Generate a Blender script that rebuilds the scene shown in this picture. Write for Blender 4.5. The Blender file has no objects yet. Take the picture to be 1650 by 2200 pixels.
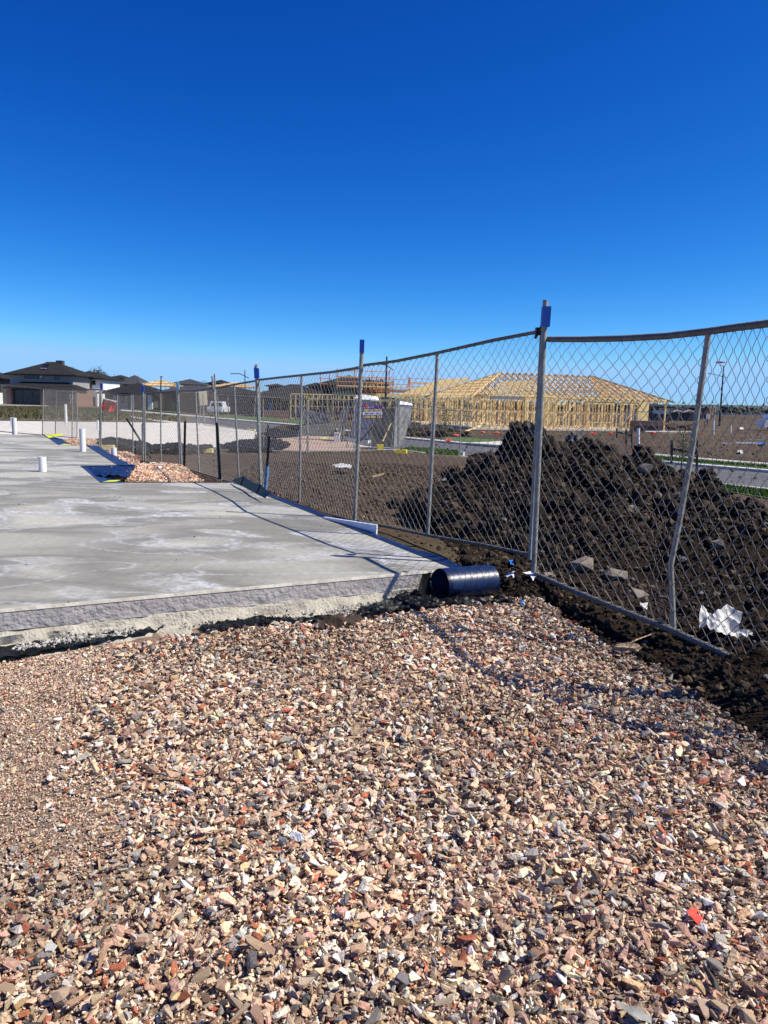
import bpy, bmesh, math, random
import numpy as np
from mathutils import Vector, Matrix, noise
R = math.radians
S = bpy.context.scene
C = S.collection
rng = np.random.default_rng(7)
random.seed(7)

# ------------------------------------------------------------------ camera
F_PX, PITCH, ROLL, CAMZ = 1600.0, math.atan(234/1600), 0.022, 1.6
cp, sp = math.cos(PITCH), math.sin(PITCH)
R0 = Vector((1, 0, 0)); U0 = Vector((0, sp, cp)); FW = Vector((0, cp, -sp))
cr, sr = math.cos(ROLL), math.sin(ROLL)
cam_r = R0*cr + U0*sr; cam_u = -R0*sr + U0*cr
cd = bpy.data.cameras.new('camera'); cam = bpy.data.objects.new('camera', cd); C.objects.link(cam)
cam.matrix_world = Matrix(((cam_r.x, cam_u.x, -FW.x, 0), (cam_r.y, cam_u.y, -FW.y, 0), (cam_r.z, cam_u.z, -FW.z, CAMZ), (0, 0, 0, 1)))
cd.sensor_fit = 'VERTICAL'; cd.sensor_height = 24; cd.sensor_width = 18; cd.lens = 24*F_PX/2200
cd.clip_start = 0.05; cd.clip_end = 9000
S.camera = cam
def ray(px, py):
    v = cam_r*(px-825) + cam_u*(1100-py) + FW*F_PX
    return v/v.y
def W(px, py, d):                      # world point on the ray of a photo pixel at ground distance d
    v = ray(px, py)*d
    return Vector((v.x, v.y, v.z+CAMZ))
def GP(px, py, z=0.0):                 # world point where the ray meets height z
    v = ray(px, py); t = (z-CAMZ)/v.z
    return Vector((v.x*t, v.y*t, z))

# ------------------------------------------------------------------ sky, sun, exposure
SUN = Vector((0.78, -0.13, 1.0)).normalized()
elev = math.asin(SUN.z); az = math.atan2(SUN.x, SUN.y)
w = bpy.data.worlds.new('World'); S.world = w; w.use_nodes = True
nt = w.node_tree; nt.nodes.clear()
sky = nt.nodes.new('ShaderNodeTexSky'); sky.sky_type = 'NISHITA'; sky.sun_disc = False
sky.sun_elevation = elev; sky.sun_rotation = az; sky.air_density = 0.6; sky.dust_density = 0.3; sky.ozone_density = 1.0; sky.altitude = 0
bg = nt.nodes.new('ShaderNodeBackground'); bg.inputs[1].default_value = 0.1
wo = nt.nodes.new('ShaderNodeOutputWorld')
# one camera-like colour response for the whole sky: a power curve per channel, soft limit towards the sun
sp_ = nt.nodes.new('ShaderNodeSeparateColor'); cb_ = nt.nodes.new('ShaderNodeCombineColor'); nt.links.new(sky.outputs[0], sp_.inputs[0])
for k, (g_, m_, cap_) in enumerate(((2.85, .043, 2.4), (1.58, .345, 4.6), (.98, 1.28, 7.6))):
    pw = nt.nodes.new('ShaderNodeMath'); pw.operation = 'POWER'; pw.inputs[1].default_value = g_
    ml = nt.nodes.new('ShaderNodeMath'); ml.operation = 'MULTIPLY'; ml.inputs[1].default_value = m_
    mn = nt.nodes.new('ShaderNodeMath'); mn.operation = 'MINIMUM'; mn.inputs[1].default_value = cap_
    nt.links.new(sp_.outputs[k], pw.inputs[0]); nt.links.new(pw.outputs[0], ml.inputs[0]); nt.links.new(ml.outputs[0], mn.inputs[0]); nt.links.new(mn.outputs[0], cb_.inputs[k])
nt.links.new(cb_.outputs[0], bg.inputs[0]); nt.links.new(bg.outputs[0], wo.inputs[0])
sl = bpy.data.lights.new('sun', 'SUN'); sl.energy = 5.0; sl.angle = R(0.45); sl.color = (1.0, 0.925, 0.80)
so = bpy.data.objects.new('sun', sl); C.objects.link(so); so.rotation_euler = SUN.to_track_quat('Z', 'Y').to_euler()
S.view_settings.view_transform = 'Standard'; S.view_settings.look = 'None'
S.view_settings.exposure = 0.42; S.view_settings.gamma = 1.0

# ------------------------------------------------------------------ materials
def nd(t, typ, **kw):
    n = t.nodes.new(typ)
    for k, v in kw.items(): setattr(n, k, v)
    return n
def lin(c): return (c[0], c[1], c[2], 1)
def mat(name, col, rough=0.8, metal=0.0, var=0.0, scale=8.0, bump=0.0, bscale=None, spec=0.5, col2=None, detail=5, alpha=None, emit=None, objvar=0.0):
    m = bpy.data.materials.new(name); m.use_nodes = True
    t = m.node_tree; b = t.nodes['Principled BSDF']
    b.inputs['Roughness'].default_value = rough; b.inputs['Metallic'].default_value = metal
    b.inputs['Specular IOR Level'].default_value = spec
    b.inputs['Base Color'].default_value = lin(col)
    tc = nd(t, 'ShaderNodeTexCoord')
    if var > 0 or col2:
        n = nd(t, 'ShaderNodeTexNoise'); n.inputs['Scale'].default_value = scale; n.inputs['Detail'].default_value = detail
        t.links.new(tc.outputs['Object'], n.inputs['Vector'])
        r = nd(t, 'ShaderNodeValToRGB')
        c2 = col2 if col2 else tuple(min(1, c*(1+var)) for c in col)
        c1 = col if col2 else tuple(c*(1-var) for c in col)
        r.color_ramp.elements[0].color = lin(c1); r.color_ramp.elements[1].color = lin(c2)
        r.color_ramp.elements[0].position = .3; r.color_ramp.elements[1].position = .7
        t.links.new(n.outputs[0], r.inputs[0])
        out = r.outputs[0]
        if objvar:
            oi = nd(t, 'ShaderNodeObjectInfo'); h = nd(t, 'ShaderNodeHueSaturation'); mp = nd(t, 'ShaderNodeMapRange')
            mp.inputs['To Min'].default_value = 1-objvar; mp.inputs['To Max'].default_value = 1+objvar
            t.links.new(oi.outputs['Random'], mp.inputs[0]); t.links.new(mp.outputs[0], h.inputs['Value']); t.links.new(out, h.inputs['Color']); out = h.outputs[0]
        t.links.new(out, b.inputs['Base Color'])
    if bump > 0:
        n2 = nd(t, 'ShaderNodeTexNoise'); n2.inputs['Scale'].default_value = bscale or scale*4; n2.inputs['Detail'].default_value = 6
        t.links.new(tc.outputs['Object'], n2.inputs['Vector'])
        bp = nd(t, 'ShaderNodeBump'); bp.inputs['Strength'].default_value = bump; bp.inputs['Distance'].default_value = 0.02
        t.links.new(n2.outputs[0], bp.inputs['Height']); t.links.new(bp.outputs[0], b.inputs['Normal'])
    return m
M = {}
M['galv'] = mat('galvanised_steel', (.27, .27, .245), .65, .0, .3, 14, .15)
M['rail'] = mat('dark_steel_rail', (.12, .115, .105), .6, 0, .3, 14, .15)  # rails in a darker steel than the posts
M['wire'] = mat('galvanised_wire', (.30, .28, .25), .6, .1)
M['cap'] = mat('blue_plastic', (.006, .055, .34), .45, 0, .1, 20)
M['capfade'] = mat('faded_blue_plastic', (.12, .32, .55), .5, 0, .15, 20)
M['picket'] = mat('black_steel', (.012, .012, .014), .5, .2, .3, 20)
M['membrane'] = mat('navy_membrane', (.008, .022, .075), .38, 0, .3, 14, .06, 90)
M['blackpl'] = mat('black_plastic', (.007, .009, .009), .45, 0, .5, 9, .25, 30, spec=.2)
M['whitepl'] = mat('white_plastic', (.50, .50, .49), .5, 0, .25, 7, .4, 25)
M['pvc'] = mat('white_pvc', (.78, .77, .74), .5, 0, .05, 30, .05)
M['yellow'] = mat('yellow_plastic', (.75, .58, .02), .5, 0, .08, 20)
M['paleyel'] = mat('faded_yellow_plastic', (.68, .58, .22), .6, 0, .1, 20)
M['flap'] = mat('fluorescent_yellow_sheet', (.72, .80, .02), .5, 0, .06, 20)
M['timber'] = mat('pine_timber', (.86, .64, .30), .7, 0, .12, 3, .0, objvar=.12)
M['timber_shaded'] = mat('shaded_roof_pine', (.66, .48, .25), .7, 0, .2, 2, objvar=.15)  # same pine, with the shade on the roof timbers put into its colour
M['lvl'] = mat('yellow_lvl_timber', (.80, .62, .26), .65, 0, .1, 2)
M['beam'] = mat('grey_steel_beam', (.25, .24, .23), .6, .3, .1, 3)
M['paleconc'] = mat('pale_concrete', (.58, .55, .48), .85, 0, .12, 2.0, .1, 30)
M['kerb'] = mat('kerb_concrete', (.50, .48, .44), .85, 0, .12, 1.5, .05, 20)
M['asphalt'] = mat('asphalt', (.085, .088, .092), .9, 0, .22, 1.2, .25, 60)
M['roofdark'] = mat('charcoal_roof', (.022, .022, .024), .85, 0, .25, 1.5, .3, 3, spec=.15)
M['roofgrey'] = mat('grey_metal_roof', (.05, .052, .058), .8, 0, .15, 1.5, spec=.2)
M['whitewall'] = mat('white_render', (.72, .72, .70), .8, 0, .05, 1)
M['greywall'] = mat('grey_render', (.30, .29, .28), .85, 0, .08, 1)
M['darkwall'] = mat('dark_cladding', (.05, .05, .052), .8, 0, .1, 1)
M['brownbrick'] = mat('brown_brick', (.16, .10, .075), .85, 0, .2, 9)
M['glass'] = mat('dark_window_glass', (.012, .014, .018), .12, 0, .1, 2, spec=.6)
M['frame'] = mat('dark_window_frame', (.03, .03, .032), .5)
M['orange'] = mat('orange_scaffold_steel', (.62, .20, .04), .6, .1, .15, 4)
M['green'] = mat('green_gutter', (.06, .16, .12), .5, 0, .1, 3)
M['toilet'] = mat('grey_polyethylene', (.36, .38, .42), .5, 0, .07, 3)
M['toiletdark'] = mat('dark_grey_panel', (.05, .055, .075), .55, 0, .1, 3)
M['red'] = mat('red_plastic', (.72, .06, .04), .5, 0, .12, 5)
M['redcloth'] = mat('red_cloth', (.75, .07, .045), .7, 0, .12, 6, .3, 9)
M['stone_brown'] = mat('broken_timber', (.42, .28, .15), .8, 0, .3, 20)
M['card'] = mat('cream_signboard', (.78, .68, .46), .7, 0, .08, 6)
M['leaf'] = mat('sapling_leaves', (.07, .12, .03), .6, 0, .35, 12, objvar=.1)
M['leafdark'] = mat('dark_foliage', (.025, .04, .018), .7, 0, .4, 3)
M['bark'] = mat('bark', (.10, .075, .05), .9, 0, .25, 9)
M['pole'] = mat('dark_lamp_pole', (.02, .02, .025), .5, .2, .1, 3)
M['carwhite'] = mat('white_car_paint', (.75, .76, .78), .3, 0, .02, 3)
M['rubber'] = mat('tyre_rubber', (.015, .015, .015), .8)
M['tarp'] = mat('blue_tarp', (.03, .2, .7), .5, 0, .15, 6)
M['mortar'] = mat('grey_mortar', (.42, .42, .40), .9, 0, .2, 20, .4, 60)
M['formboard'] = mat('white_formboard', (.70, .72, .80), .6, 0, .1, 9)
M['rust'] = mat('clay_brick_orange', (.5, .2, .08), .8, 0, .15, 9)

def brick_mat(name, c1, c2, mortar):
    m = bpy.data.materials.new(name); m.use_nodes = True; t = m.node_tree; b = t.nodes['Principled BSDF']
    tc = nd(t, 'ShaderNodeTexCoord'); mp = nd(t, 'ShaderNodeMapping'); mp.inputs['Rotation'].default_value = (R(90), 0, 0)
    br = nd(t, 'ShaderNodeTexBrick'); br.inputs['Color1'].default_value = lin(c1); br.inputs['Color2'].default_value = lin(c2)
    br.inputs['Mortar'].default_value = lin(mortar); br.inputs['Scale'].default_value = 1.0
    br.inputs['Brick Width'].default_value = .24; br.inputs['Row Height'].default_value = .086; br.inputs['Mortar Size'].default_value = .008
    t.links.new(tc.outputs['Object'], mp.inputs[0]); t.links.new(mp.outputs[0], br.inputs['Vector']); t.links.new(br.outputs[0], b.inputs['Base Color'])
    b.inputs['Roughness'].default_value = .85
    return m
M['brick'] = brick_mat('red_brown_brick', (.20, .10, .075), (.27, .14, .10), (.22, .17, .14))

# stones take a colour stored per stone, plus speckle
def attr_mat(name, rough, bump, bscale, vamt=.25):
    m = bpy.data.materials.new(name); m.use_nodes = True; t = m.node_tree; b = t.nodes['Principled BSDF']
    a = nd(t, 'ShaderNodeAttribute', attribute_name='tint')
    tc = nd(t, 'ShaderNodeTexCoord'); n = nd(t, 'ShaderNodeTexNoise'); n.inputs['Scale'].default_value = bscale; n.inputs['Detail'].default_value = 5
    t.links.new(tc.outputs['Object'], n.inputs['Vector'])
    mr = nd(t, 'ShaderNodeMapRange'); mr.inputs['From Min'].default_value = .3; mr.inputs['From Max'].default_value = .7
    mr.inputs['To Min'].default_value = 1-vamt; mr.inputs['To Max'].default_value = 1+vamt
    t.links.new(n.outputs[0], mr.inputs[0])
    vm = nd(t, 'ShaderNodeVectorMath', operation='SCALE'); t.links.new(a.outputs['Color'], vm.inputs[0]); t.links.new(mr.outputs[0], vm.inputs['Scale'])
    t.links.new(vm.outputs[0], b.inputs['Base Color']); b.inputs['Roughness'].default_value = rough; b.inputs['Specular IOR Level'].default_value = .3
    bp = nd(t, 'ShaderNodeBump'); bp.inputs['Strength'].default_value = bump; bp.inputs['Distance'].default_value = .006
    t.links.new(n.outputs[0], bp.inputs['Height']); t.links.new(bp.outputs[0], b.inputs['Normal'])
    return m
M['stone'] = attr_mat('crushed_rock', .9, 1.0, 110, .3)
M['clod'] = attr_mat('soil_clods', .95, .9, 45, .4)

def ground_mat():
    m = bpy.data.materials.new('bare_dirt'); m.use_nodes = True; t = m.node_tree; b = t.nodes['Principled BSDF']
    tc = nd(t, 'ShaderNodeTexCoord')
    n1 = nd(t, 'ShaderNodeTexNoise'); n1.inputs['Scale'].default_value = .22; n1.inputs['Detail'].default_value = 8
    n2 = nd(t, 'ShaderNodeTexNoise'); n2.inputs['Scale'].default_value = 7; n2.inputs['Detail'].default_value = 8; n2.inputs['Roughness'].default_value = .7
    n3 = nd(t, 'ShaderNodeTexNoise'); n3.inputs['Scale'].default_value = .05; n3.inputs['Detail'].default_value = 4
    for n in (n1, n2, n3): t.links.new(tc.outputs['Object'], n.inputs['Vector'])
    r1 = nd(t, 'ShaderNodeValToRGB'); r1.color_ramp.elements[0].position = .35; r1.color_ramp.elements[1].position = .68
    r1.color_ramp.elements[0].color = (.050, .032, .021, 1); r1.color_ramp.elements[1].color = (.115, .080, .055, 1)
    t.links.new(n2.outputs[0], r1.inputs[0])
    mx = nd(t, 'ShaderNodeMix', data_type='RGBA'); mx.inputs['B'].default_value = (.10, .090, .045, 1)
    r2 = nd(t, 'ShaderNodeValToRGB'); r2.color_ramp.elements[0].position = .5; r2.color_ramp.elements[1].position = .68
    t.links.new(n1.outputs[0], r2.inputs[0]); t.links.new(r2.outputs[0], mx.inputs['Factor']); t.links.new(r1.outputs[0], mx.inputs['A'])
    mx2 = nd(t, 'ShaderNodeMix', data_type='RGBA', blend_type='MULTIPLY'); mx2.inputs['Factor'].default_value = .6
    t.links.new(mx.outputs['Result'], mx2.inputs['A'])
    r3 = nd(t, 'ShaderNodeValToRGB'); r3.color_ramp.elements[0].position = .35; r3.color_ramp.elements[1].position = .65
    r3.color_ramp.elements[0].color = (.6, .6, .6, 1); r3.color_ramp.elements[1].color = (1.2, 1.2, 1.2, 1)
    t.links.new(n3.outputs[0], r3.inputs[0]); t.links.new(r3.outputs[0], mx2.inputs['B'])
    t.links.new(mx2.outputs['Result'], b.inputs['Base Color']); b.inputs['Roughness'].default_value = .95; b.inputs['Specular IOR Level'].default_value = .15
    bp = nd(t, 'ShaderNodeBump'); bp.inputs['Strength'].default_value = .8; bp.inputs['Distance'].default_value = .05
    t.links.new(n2.outputs[0], bp.inputs['Height']); t.links.new(bp.outputs[0], b.inputs['Normal'])
    return m
M['ground'] = ground_mat()
M['soil'] = mat('wet_black_soil', (.007, .005, .0035), .95, 0, 0, 9, .9, 30, spec=.1, col2=(.028, .019, .012), detail=8)
M['gravelbase'] = mat('gravel_fines', (.13, .085, .055), .95, 0, 0, 40, .9, 120, col2=(.34, .24, .17), detail=8)
M['pinkgravel'] = mat('pink_crushed_rock', (.30, .20, .15), .95, 0, 0, 14, .6, 40, col2=(.46, .34, .27), detail=8)
M['lawn'] = mat('lawn_grass', (.035, .075, .010), .9, 0, 0, 5, .6, 40, col2=(.075, .14, .02), detail=8)
M['drygrass'] = mat('rough_dry_grass', (.06, .045, .025), .95, 0, 0, 2.2, .8, 9, col2=(.14, .115, .06), detail=9)
M['hill'] = mat('far_hills', (.045, .065, .065), 1, 0, 0, .02, 0, col2=(.07, .085, .08))

def slab_mat():
    m = bpy.data.materials.new('cured_concrete'); m.use_nodes = True; t = m.node_tree; b = t.nodes['Principled BSDF']
    tc = nd(t, 'ShaderNodeTexCoord'); L = t.links.new
    mp = nd(t, 'ShaderNodeMapping'); mp.inputs['Rotation'].default_value = (0, 0, R(-25)); mp.inputs['Scale'].default_value = (.42, .95, 1)
    L(tc.outputs['Object'], mp.inputs[0])
    n1 = nd(t, 'ShaderNodeTexNoise'); n1.inputs['Scale'].default_value = 1.0; n1.inputs['Detail'].default_value = 2.5; n1.inputs['Distortion'].default_value = .35
    L(mp.outputs[0], n1.inputs['Vector'])
    base = nd(t, 'ShaderNodeValToRGB'); cr_ = base.color_ramp
    cr_.elements[0].position = .33; cr_.elements[0].color = (0.366, 0.355, 0.299, 1)
    cr_.elements[1].position = .72; cr_.elements[1].color = (0.376, 0.371, 0.318, 1)
    for p, c in ((.47, (0.213, 0.205, 0.171, 1)), (.53, (0.283, 0.275, 0.231, 1)), (.60, (0.446, 0.435, 0.369, 1))):
        e = cr_.elements.new(p); e.color = c
    L(n1.outputs[0], base.inputs[0])
    # salt bloom: pale rims that follow the edges of dried puddles
    rim = nd(t, 'ShaderNodeValToRGB'); q = rim.color_ramp
    q.elements[0].position = .50; q.elements[0].color = (0, 0, 0, 1); q.elements[1].position = .60; q.elements[1].color = (0, 0, 0, 1)
    e = q.elements.new(.530); e.color = (1, 1, 1, 1); e = q.elements.new(.540); e.color = (0.298, 0.298, 0.298, 1)
    L(n1.outputs[0], rim.inputs[0])
    n4 = nd(t, 'ShaderNodeTexNoise'); n4.inputs['Scale'].default_value = .8; n4.inputs['Detail'].default_value = 3; L(tc.outputs['Object'], n4.inputs['Vector'])
    r4 = nd(t, 'ShaderNodeValToRGB'); r4.color_ramp.elements[0].position = .42; r4.color_ramp.elements[1].position = .62; L(n4.outputs[0], r4.inputs[0])
    n5 = nd(t, 'ShaderNodeTexNoise'); n5.inputs['Scale'].default_value = 22; n5.inputs['Detail'].default_value = 6; L(tc.outputs['Object'], n5.inputs['Vector'])
    r5 = nd(t, 'ShaderNodeMapRange'); r5.inputs['From Min'].default_value = .3; r5.inputs['From Max'].default_value = .65; L(n5.outputs[0], r5.inputs[0])
    mu = nd(t, 'ShaderNodeMath', operation='MULTIPLY'); L(rim.outputs[0], mu.inputs[0]); L(r4.outputs[0], mu.inputs[1])
    mu2 = nd(t, 'ShaderNodeMath', operation='MULTIPLY'); L(mu.outputs[0], mu2.inputs[0]); L(r5.outputs[0], mu2.inputs[1])
    mu3 = nd(t, 'ShaderNodeMath', operation='MULTIPLY'); L(mu2.outputs[0], mu3.inputs[0]); mu3.inputs[1].default_value = 1.5
    # second system of thin wandering rims
    w2 = nd(t, 'ShaderNodeTexNoise'); w2.inputs['Scale'].default_value = .85; w2.inputs['Detail'].default_value = 1.5; w2.inputs['Distortion'].default_value = .6
    mp2 = nd(t, 'ShaderNodeMapping'); mp2.inputs['Location'].default_value = (5.3, 2.2, 0); mp2.inputs['Scale'].default_value = (.7, 1.3, 1); L(tc.outputs['Object'], mp2.inputs[0]); L(mp2.outputs[0], w2.inputs['Vector'])
    rm2 = nd(t, 'ShaderNodeValToRGB'); q = rm2.color_ramp
    q.elements[0].position = .435; q.elements[0].color = (0, 0, 0, 1); q.elements[1].position = .50; q.elements[1].color = (0, 0, 0, 1)
    e = q.elements.new(.468); e.color = (0.681, 0.681, 0.681, 1); e = q.elements.new(.474); e.color = (0.128, 0.128, 0.128, 1)
    L(w2.outputs[0], rm2.inputs[0])
    mu4 = nd(t, 'ShaderNodeMath', operation='MULTIPLY'); L(rm2.outputs[0], mu4.inputs[0]); L(r5.outputs[0], mu4.inputs[1])
    ad = nd(t, 'ShaderNodeMath', operation='ADD', use_clamp=True); L(mu3.outputs[0], ad.inputs[0]); L(mu4.outputs[0], ad.inputs[1])
    mx = nd(t, 'ShaderNodeMix', data_type='RGBA'); mx.inputs['B'].default_value = (0.526, 0.534, 0.557, 1)
    L(ad.outputs[0], mx.inputs['Factor']); L(base.outputs[0], mx.inputs['A'])
    mx3 = nd(t, 'ShaderNodeMix', data_type='RGBA', blend_type='MULTIPLY'); mx3.inputs['Factor'].default_value = .35
    rr = nd(t, 'ShaderNodeValToRGB'); rr.color_ramp.elements[0].position = .3; rr.color_ramp.elements[1].position = .6; rr.color_ramp.elements[0].color = (0.510, 0.510, 0.510, 1)
    L(n5.outputs[0], rr.inputs[0]); L(mx.outputs['Result'], mx3.inputs['A']); L(rr.outputs[0], mx3.inputs['B'])
    L(mx3.outputs['Result'], b.inputs['Base Color'])
    rg = nd(t, 'ShaderNodeMapRange'); rg.inputs['To Min'].default_value = .55; rg.inputs['To Max'].default_value = .8; L(n1.outputs[0], rg.inputs[0]); L(rg.outputs[0], b.inputs['Roughness'])
    bp = nd(t, 'ShaderNodeBump'); bp.inputs['Strength'].default_value = .12; bp.inputs['Distance'].default_value = .01; L(n5.outputs[0], bp.inputs['Height']); L(bp.outputs[0], b.inputs['Normal'])
    return m
M['slab'] = slab_mat()
M['slabface'] = mat('grey_slab_edge', (.36, .335, .325), .9, 0, .12, 7, .9, 28)
M['footing'] = mat('rough_footing_concrete', (.30, .275, .225), .95, 0, 0, 9, 1.0, 45, col2=(.48, .45, .37), detail=9)
M['lip'] = mat('pale_slab_arris', (.50, .47, .39), .85, 0, .25, 14, .3, 40)

# ------------------------------------------------------------------ mesh helpers
class MB:
    def __init__(s): s.v = []; s.f = []
    def quad(s, *p):
        i = len(s.v); s.v += [tuple(q) for q in p]; s.f.append(tuple(range(i, i+len(p)))); return s
    def hexa(s, b, t):
        i = len(s.v); s.v += [tuple(q) for q in b]+[tuple(q) for q in t]; n = len(b)
        s.f.append(tuple(i+k for k in reversed(range(n)))); s.f.append(tuple(i+n+k for k in range(n)))
        for k in range(n): s.f.append((i+k, i+(k+1) % n, i+n+(k+1) % n, i+n+k))
        return s
    def box(s, c, d, rz=0.0):
        c = Vector(c); m = Matrix.Rotation(rz, 3, 'Z'); h = Vector(d)/2
        f = lambda x, y, z: c+m@Vector((x*h.x, y*h.y, z*h.z))
        return s.hexa([f(-1, -1, -1), f(1, -1, -1), f(1, 1, -1), f(-1, 1, -1)], [f(-1, -1, 1), f(1, -1, 1), f(1, 1, 1), f(-1, 1, 1)])
    def beam(s, a, b, wd, ht, up=(0, 0, 1)):
        a = Vector(a); b = Vector(b); d = (b-a).normalized(); up = Vector(up)
        x = d.cross(up)
        if x.length < 1e-4: x = d.cross(Vector((1, 0, 0)))
        x.normalize(); y = x.cross(d).normalized(); x *= wd/2; y *= ht/2
        return s.hexa([a-x-y, a+x-y, a+x+y, a-x+y], [b-x-y, b+x-y, b+x+y, b-x+y])
    def tube(s, pts, r, n=8, cap=True):
        pts = [Vector(p) for p in pts]; i0 = len(s.v); last = None
        rr = r if isinstance(r, (list, tuple)) else [r]*len(pts)
        for k, p in enumerate(pts):
            d = (pts[min(k+1, len(pts)-1)]-pts[max(k-1, 0)]).normalized()
            if last is None:
                x = d.cross(Vector((0, 0, 1)))
                if x.length < .05: x = d.cross(Vector((0, 1, 0)))
            else: x = last-d*last.dot(d)
            x.normalize(); last = x; y = d.cross(x)
            for j in range(n):
                a = 2*math.pi*j/n; s.v.append(tuple(p+(x*math.cos(a)+y*math.sin(a))*rr[k]))
        for k in range(len(pts)-1):
            for j in range(n):
                a = i0+k*n+j; b2 = i0+k*n+(j+1) % n
                s.f.append((a, b2, b2+n, a+n))
        if cap:
            s.f.append(tuple(i0+j for j in reversed(range(n)))); s.f.append(tuple(i0+(len(pts)-1)*n+j for j in range(n)))
        return s
    def build(s, name, m, parent=None, smooth=False, kind=None, weld=False):
        me = bpy.data.meshes.new(name)
        off = Vector((0, 0, 0))
        if parent is not None: off = world_of(parent)
        me.from_pydata([(v[0]-off.x, v[1]-off.y, v[2]-off.z) for v in s.v], [], s.f)
        bm = bmesh.new(); bm.from_mesh(me)
        if weld: bmesh.ops.remove_doubles(bm, verts=bm.verts, dist=.0006)
        bmesh.ops.recalc_face_normals(bm, faces=bm.faces); bm.to_mesh(me); bm.free()
        if smooth:
            me.polygons.foreach_set('use_smooth', [True]*len(me.polygons)); me.set_sharp_from_angle(angle=R(40))
        me.materials.append(m)
        o = bpy.data.objects.new(name, me); C.objects.link(o)
        if parent is not None: o.parent = parent
        if kind: o['kind'] = kind
        return o
def world_of(o):
    v = Vector(o.location)
    while o.parent: o = o.parent; v += o.location
    return v
def thing(name, label, cat, loc, group=None):
    o = bpy.data.objects.new(name, None); C.objects.link(o); o.location = loc; o.empty_display_size = .2
    o['label'] = label; o['category'] = cat
    if group: o['group'] = group
    return o
def tag(o, label, cat, group=None):
    o['label'] = label; o['category'] = cat
    if group: o['group'] = group
    return o
def recenter(o):           # put a one-mesh thing's origin at its base
    me = o.data; co = np.empty(len(me.vertices)*3, np.float32); me.vertices.foreach_get('co', co); co = co.reshape(-1, 3)
    c = (co.min(0)+co.max(0))/2; c[2] = co[:, 2].min(); co -= c; me.vertices.foreach_set('co', co.ravel()); o.location = [float(q) for q in c]; me.update(); return o
def struct(o): o['kind'] = 'structure'; return o
def np_mesh(name, V, T, m, parent=None, tint=None, kind=None, smooth=False):
    me = bpy.data.meshes.new(name); V = np.asarray(V, np.float32); T = np.asarray(T, np.int32)
    k = T.shape[1]
    me.vertices.add(len(V)); me.vertices.foreach_set('co', V.ravel())
    me.loops.add(T.size); me.loops.foreach_set('vertex_index', T.ravel())
    me.polygons.add(len(T)); me.polygons.foreach_set('loop_start', np.arange(0, T.size, k, dtype=np.int32))
    me.polygons.foreach_set('use_smooth', np.full(len(T), bool(smooth)))
    me.update(calc_edges=True)
    if tint is not None:
        a = me.color_attributes.new('tint', 'FLOAT_COLOR', 'POINT'); cc = np.ones((len(V), 4), np.float32); cc[:, :3] = tint; a.data.foreach_set('color', cc.ravel())
    me.materials.append(m); o = bpy.data.objects.new(name, me); C.objects.link(o)
    if parent is not None: o.parent = parent
    if kind: o['kind'] = kind
    return o

# ------------------------------------------------------------------ terrain
def smooth(t): t = np.clip(t, 0, 1); return t*t*(3-2*t)
SLAB_Z = .25
SL = {k: GP(*p, z=SLAB_Z) for k, p in dict(A=(0, 1310), B=(972, 1222), C=(500, 1037), D=(215, 1037), E=(172, 1001), F=(252, 1000), G=(185, 958), H=(125, 956), I=(93, 935), J=(0, 933)).items()}
fdir = (SL['B']-SL['A']).normalized(); fnor = Vector((fdir.y, -fdir.x, 0))      # outward (towards camera)
AL = SL['A']-fdir*4.0
def base_z(x, y):
    z = np.interp(y, [0, 5, 6.5, 8, 9.5, 12.5, 15, 18.5, 24, 30, 45], [0, 0, .10, .17, .17, .10, -.02, -.08, -.15, -.28, -.36])
    z = z-.22*smooth((x-3.5)/4)*smooth((y-10)/5)*smooth((30-y)/8)
    far = np.hypot(x, y)
    return z*smooth((260-far)/1) if False else z
# soil / gravel border
BP = [(1030, 1255), (1085, 1300), (1160, 1302), (1230, 1345), (1300, 1380), (1400, 1450), (1480, 1500), (1560, 1548), (1650, 1612), (1760, 1700), (1950, 1860)]
BPL = np.array([[*GP(px, py, .03)[:2]] for px, py in BP])
def border_dist(x, y):     # >0 on the soil side
    x = np.asarray(x, float); y = np.asarray(y, float); best = np.full(x.shape, 1e9); sg = np.zeros(x.shape)
    for a, b in zip(BPL[:-1], BPL[1:]):
        d = b-a; t = np.clip(((x-a[0])*d[0]+(y-a[1])*d[1])/(d@d), 0, 1)
        qx = x-(a[0]+t*d[0]); qy = y-(a[1]+t*d[1]); r = np.hypot(qx, qy)
        s = -(d[0]*qy-d[1]*qx)
        k = r < best; best = np.where(k, r, best); sg = np.where(k, -np.sign(s), sg)
    return best*sg
def vnoise(x, y, sc, seed=0, oct=5, H=1.0):
    # cheap numpy value noise with octaves
    out = 0; amp = 1; tot = 0
    for o in range(oct):
        xs = x*sc+seed*17.3; ys = y*sc+seed*9.1
        xi = np.floor(xs).astype(np.int64); yi = np.floor(ys).astype(np.int64); fx = xs-xi; fy = ys-yi
        fx = fx*fx*(3-2*fx); fy = fy*fy*(3-2*fy)
        def h(a, b):
            n = (a*374761393+b*668265263+o*1274126177+seed*97) & 0xffffffff
            n = ((n ^ (n >> 13))*1274126177) & 0xffffffff
            return ((n ^ (n >> 16)) & 0xffff)/65535.0
        v = (h(xi, yi)*(1-fx)+h(xi+1, yi)*fx)*(1-fy)+(h(xi, yi+1)*(1-fx)+h(xi+1, yi+1)*fx)*fy
        out = out+amp*(v-.5); tot += amp; amp *= .5**H; sc *= 2.03
    return out/tot*2
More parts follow.
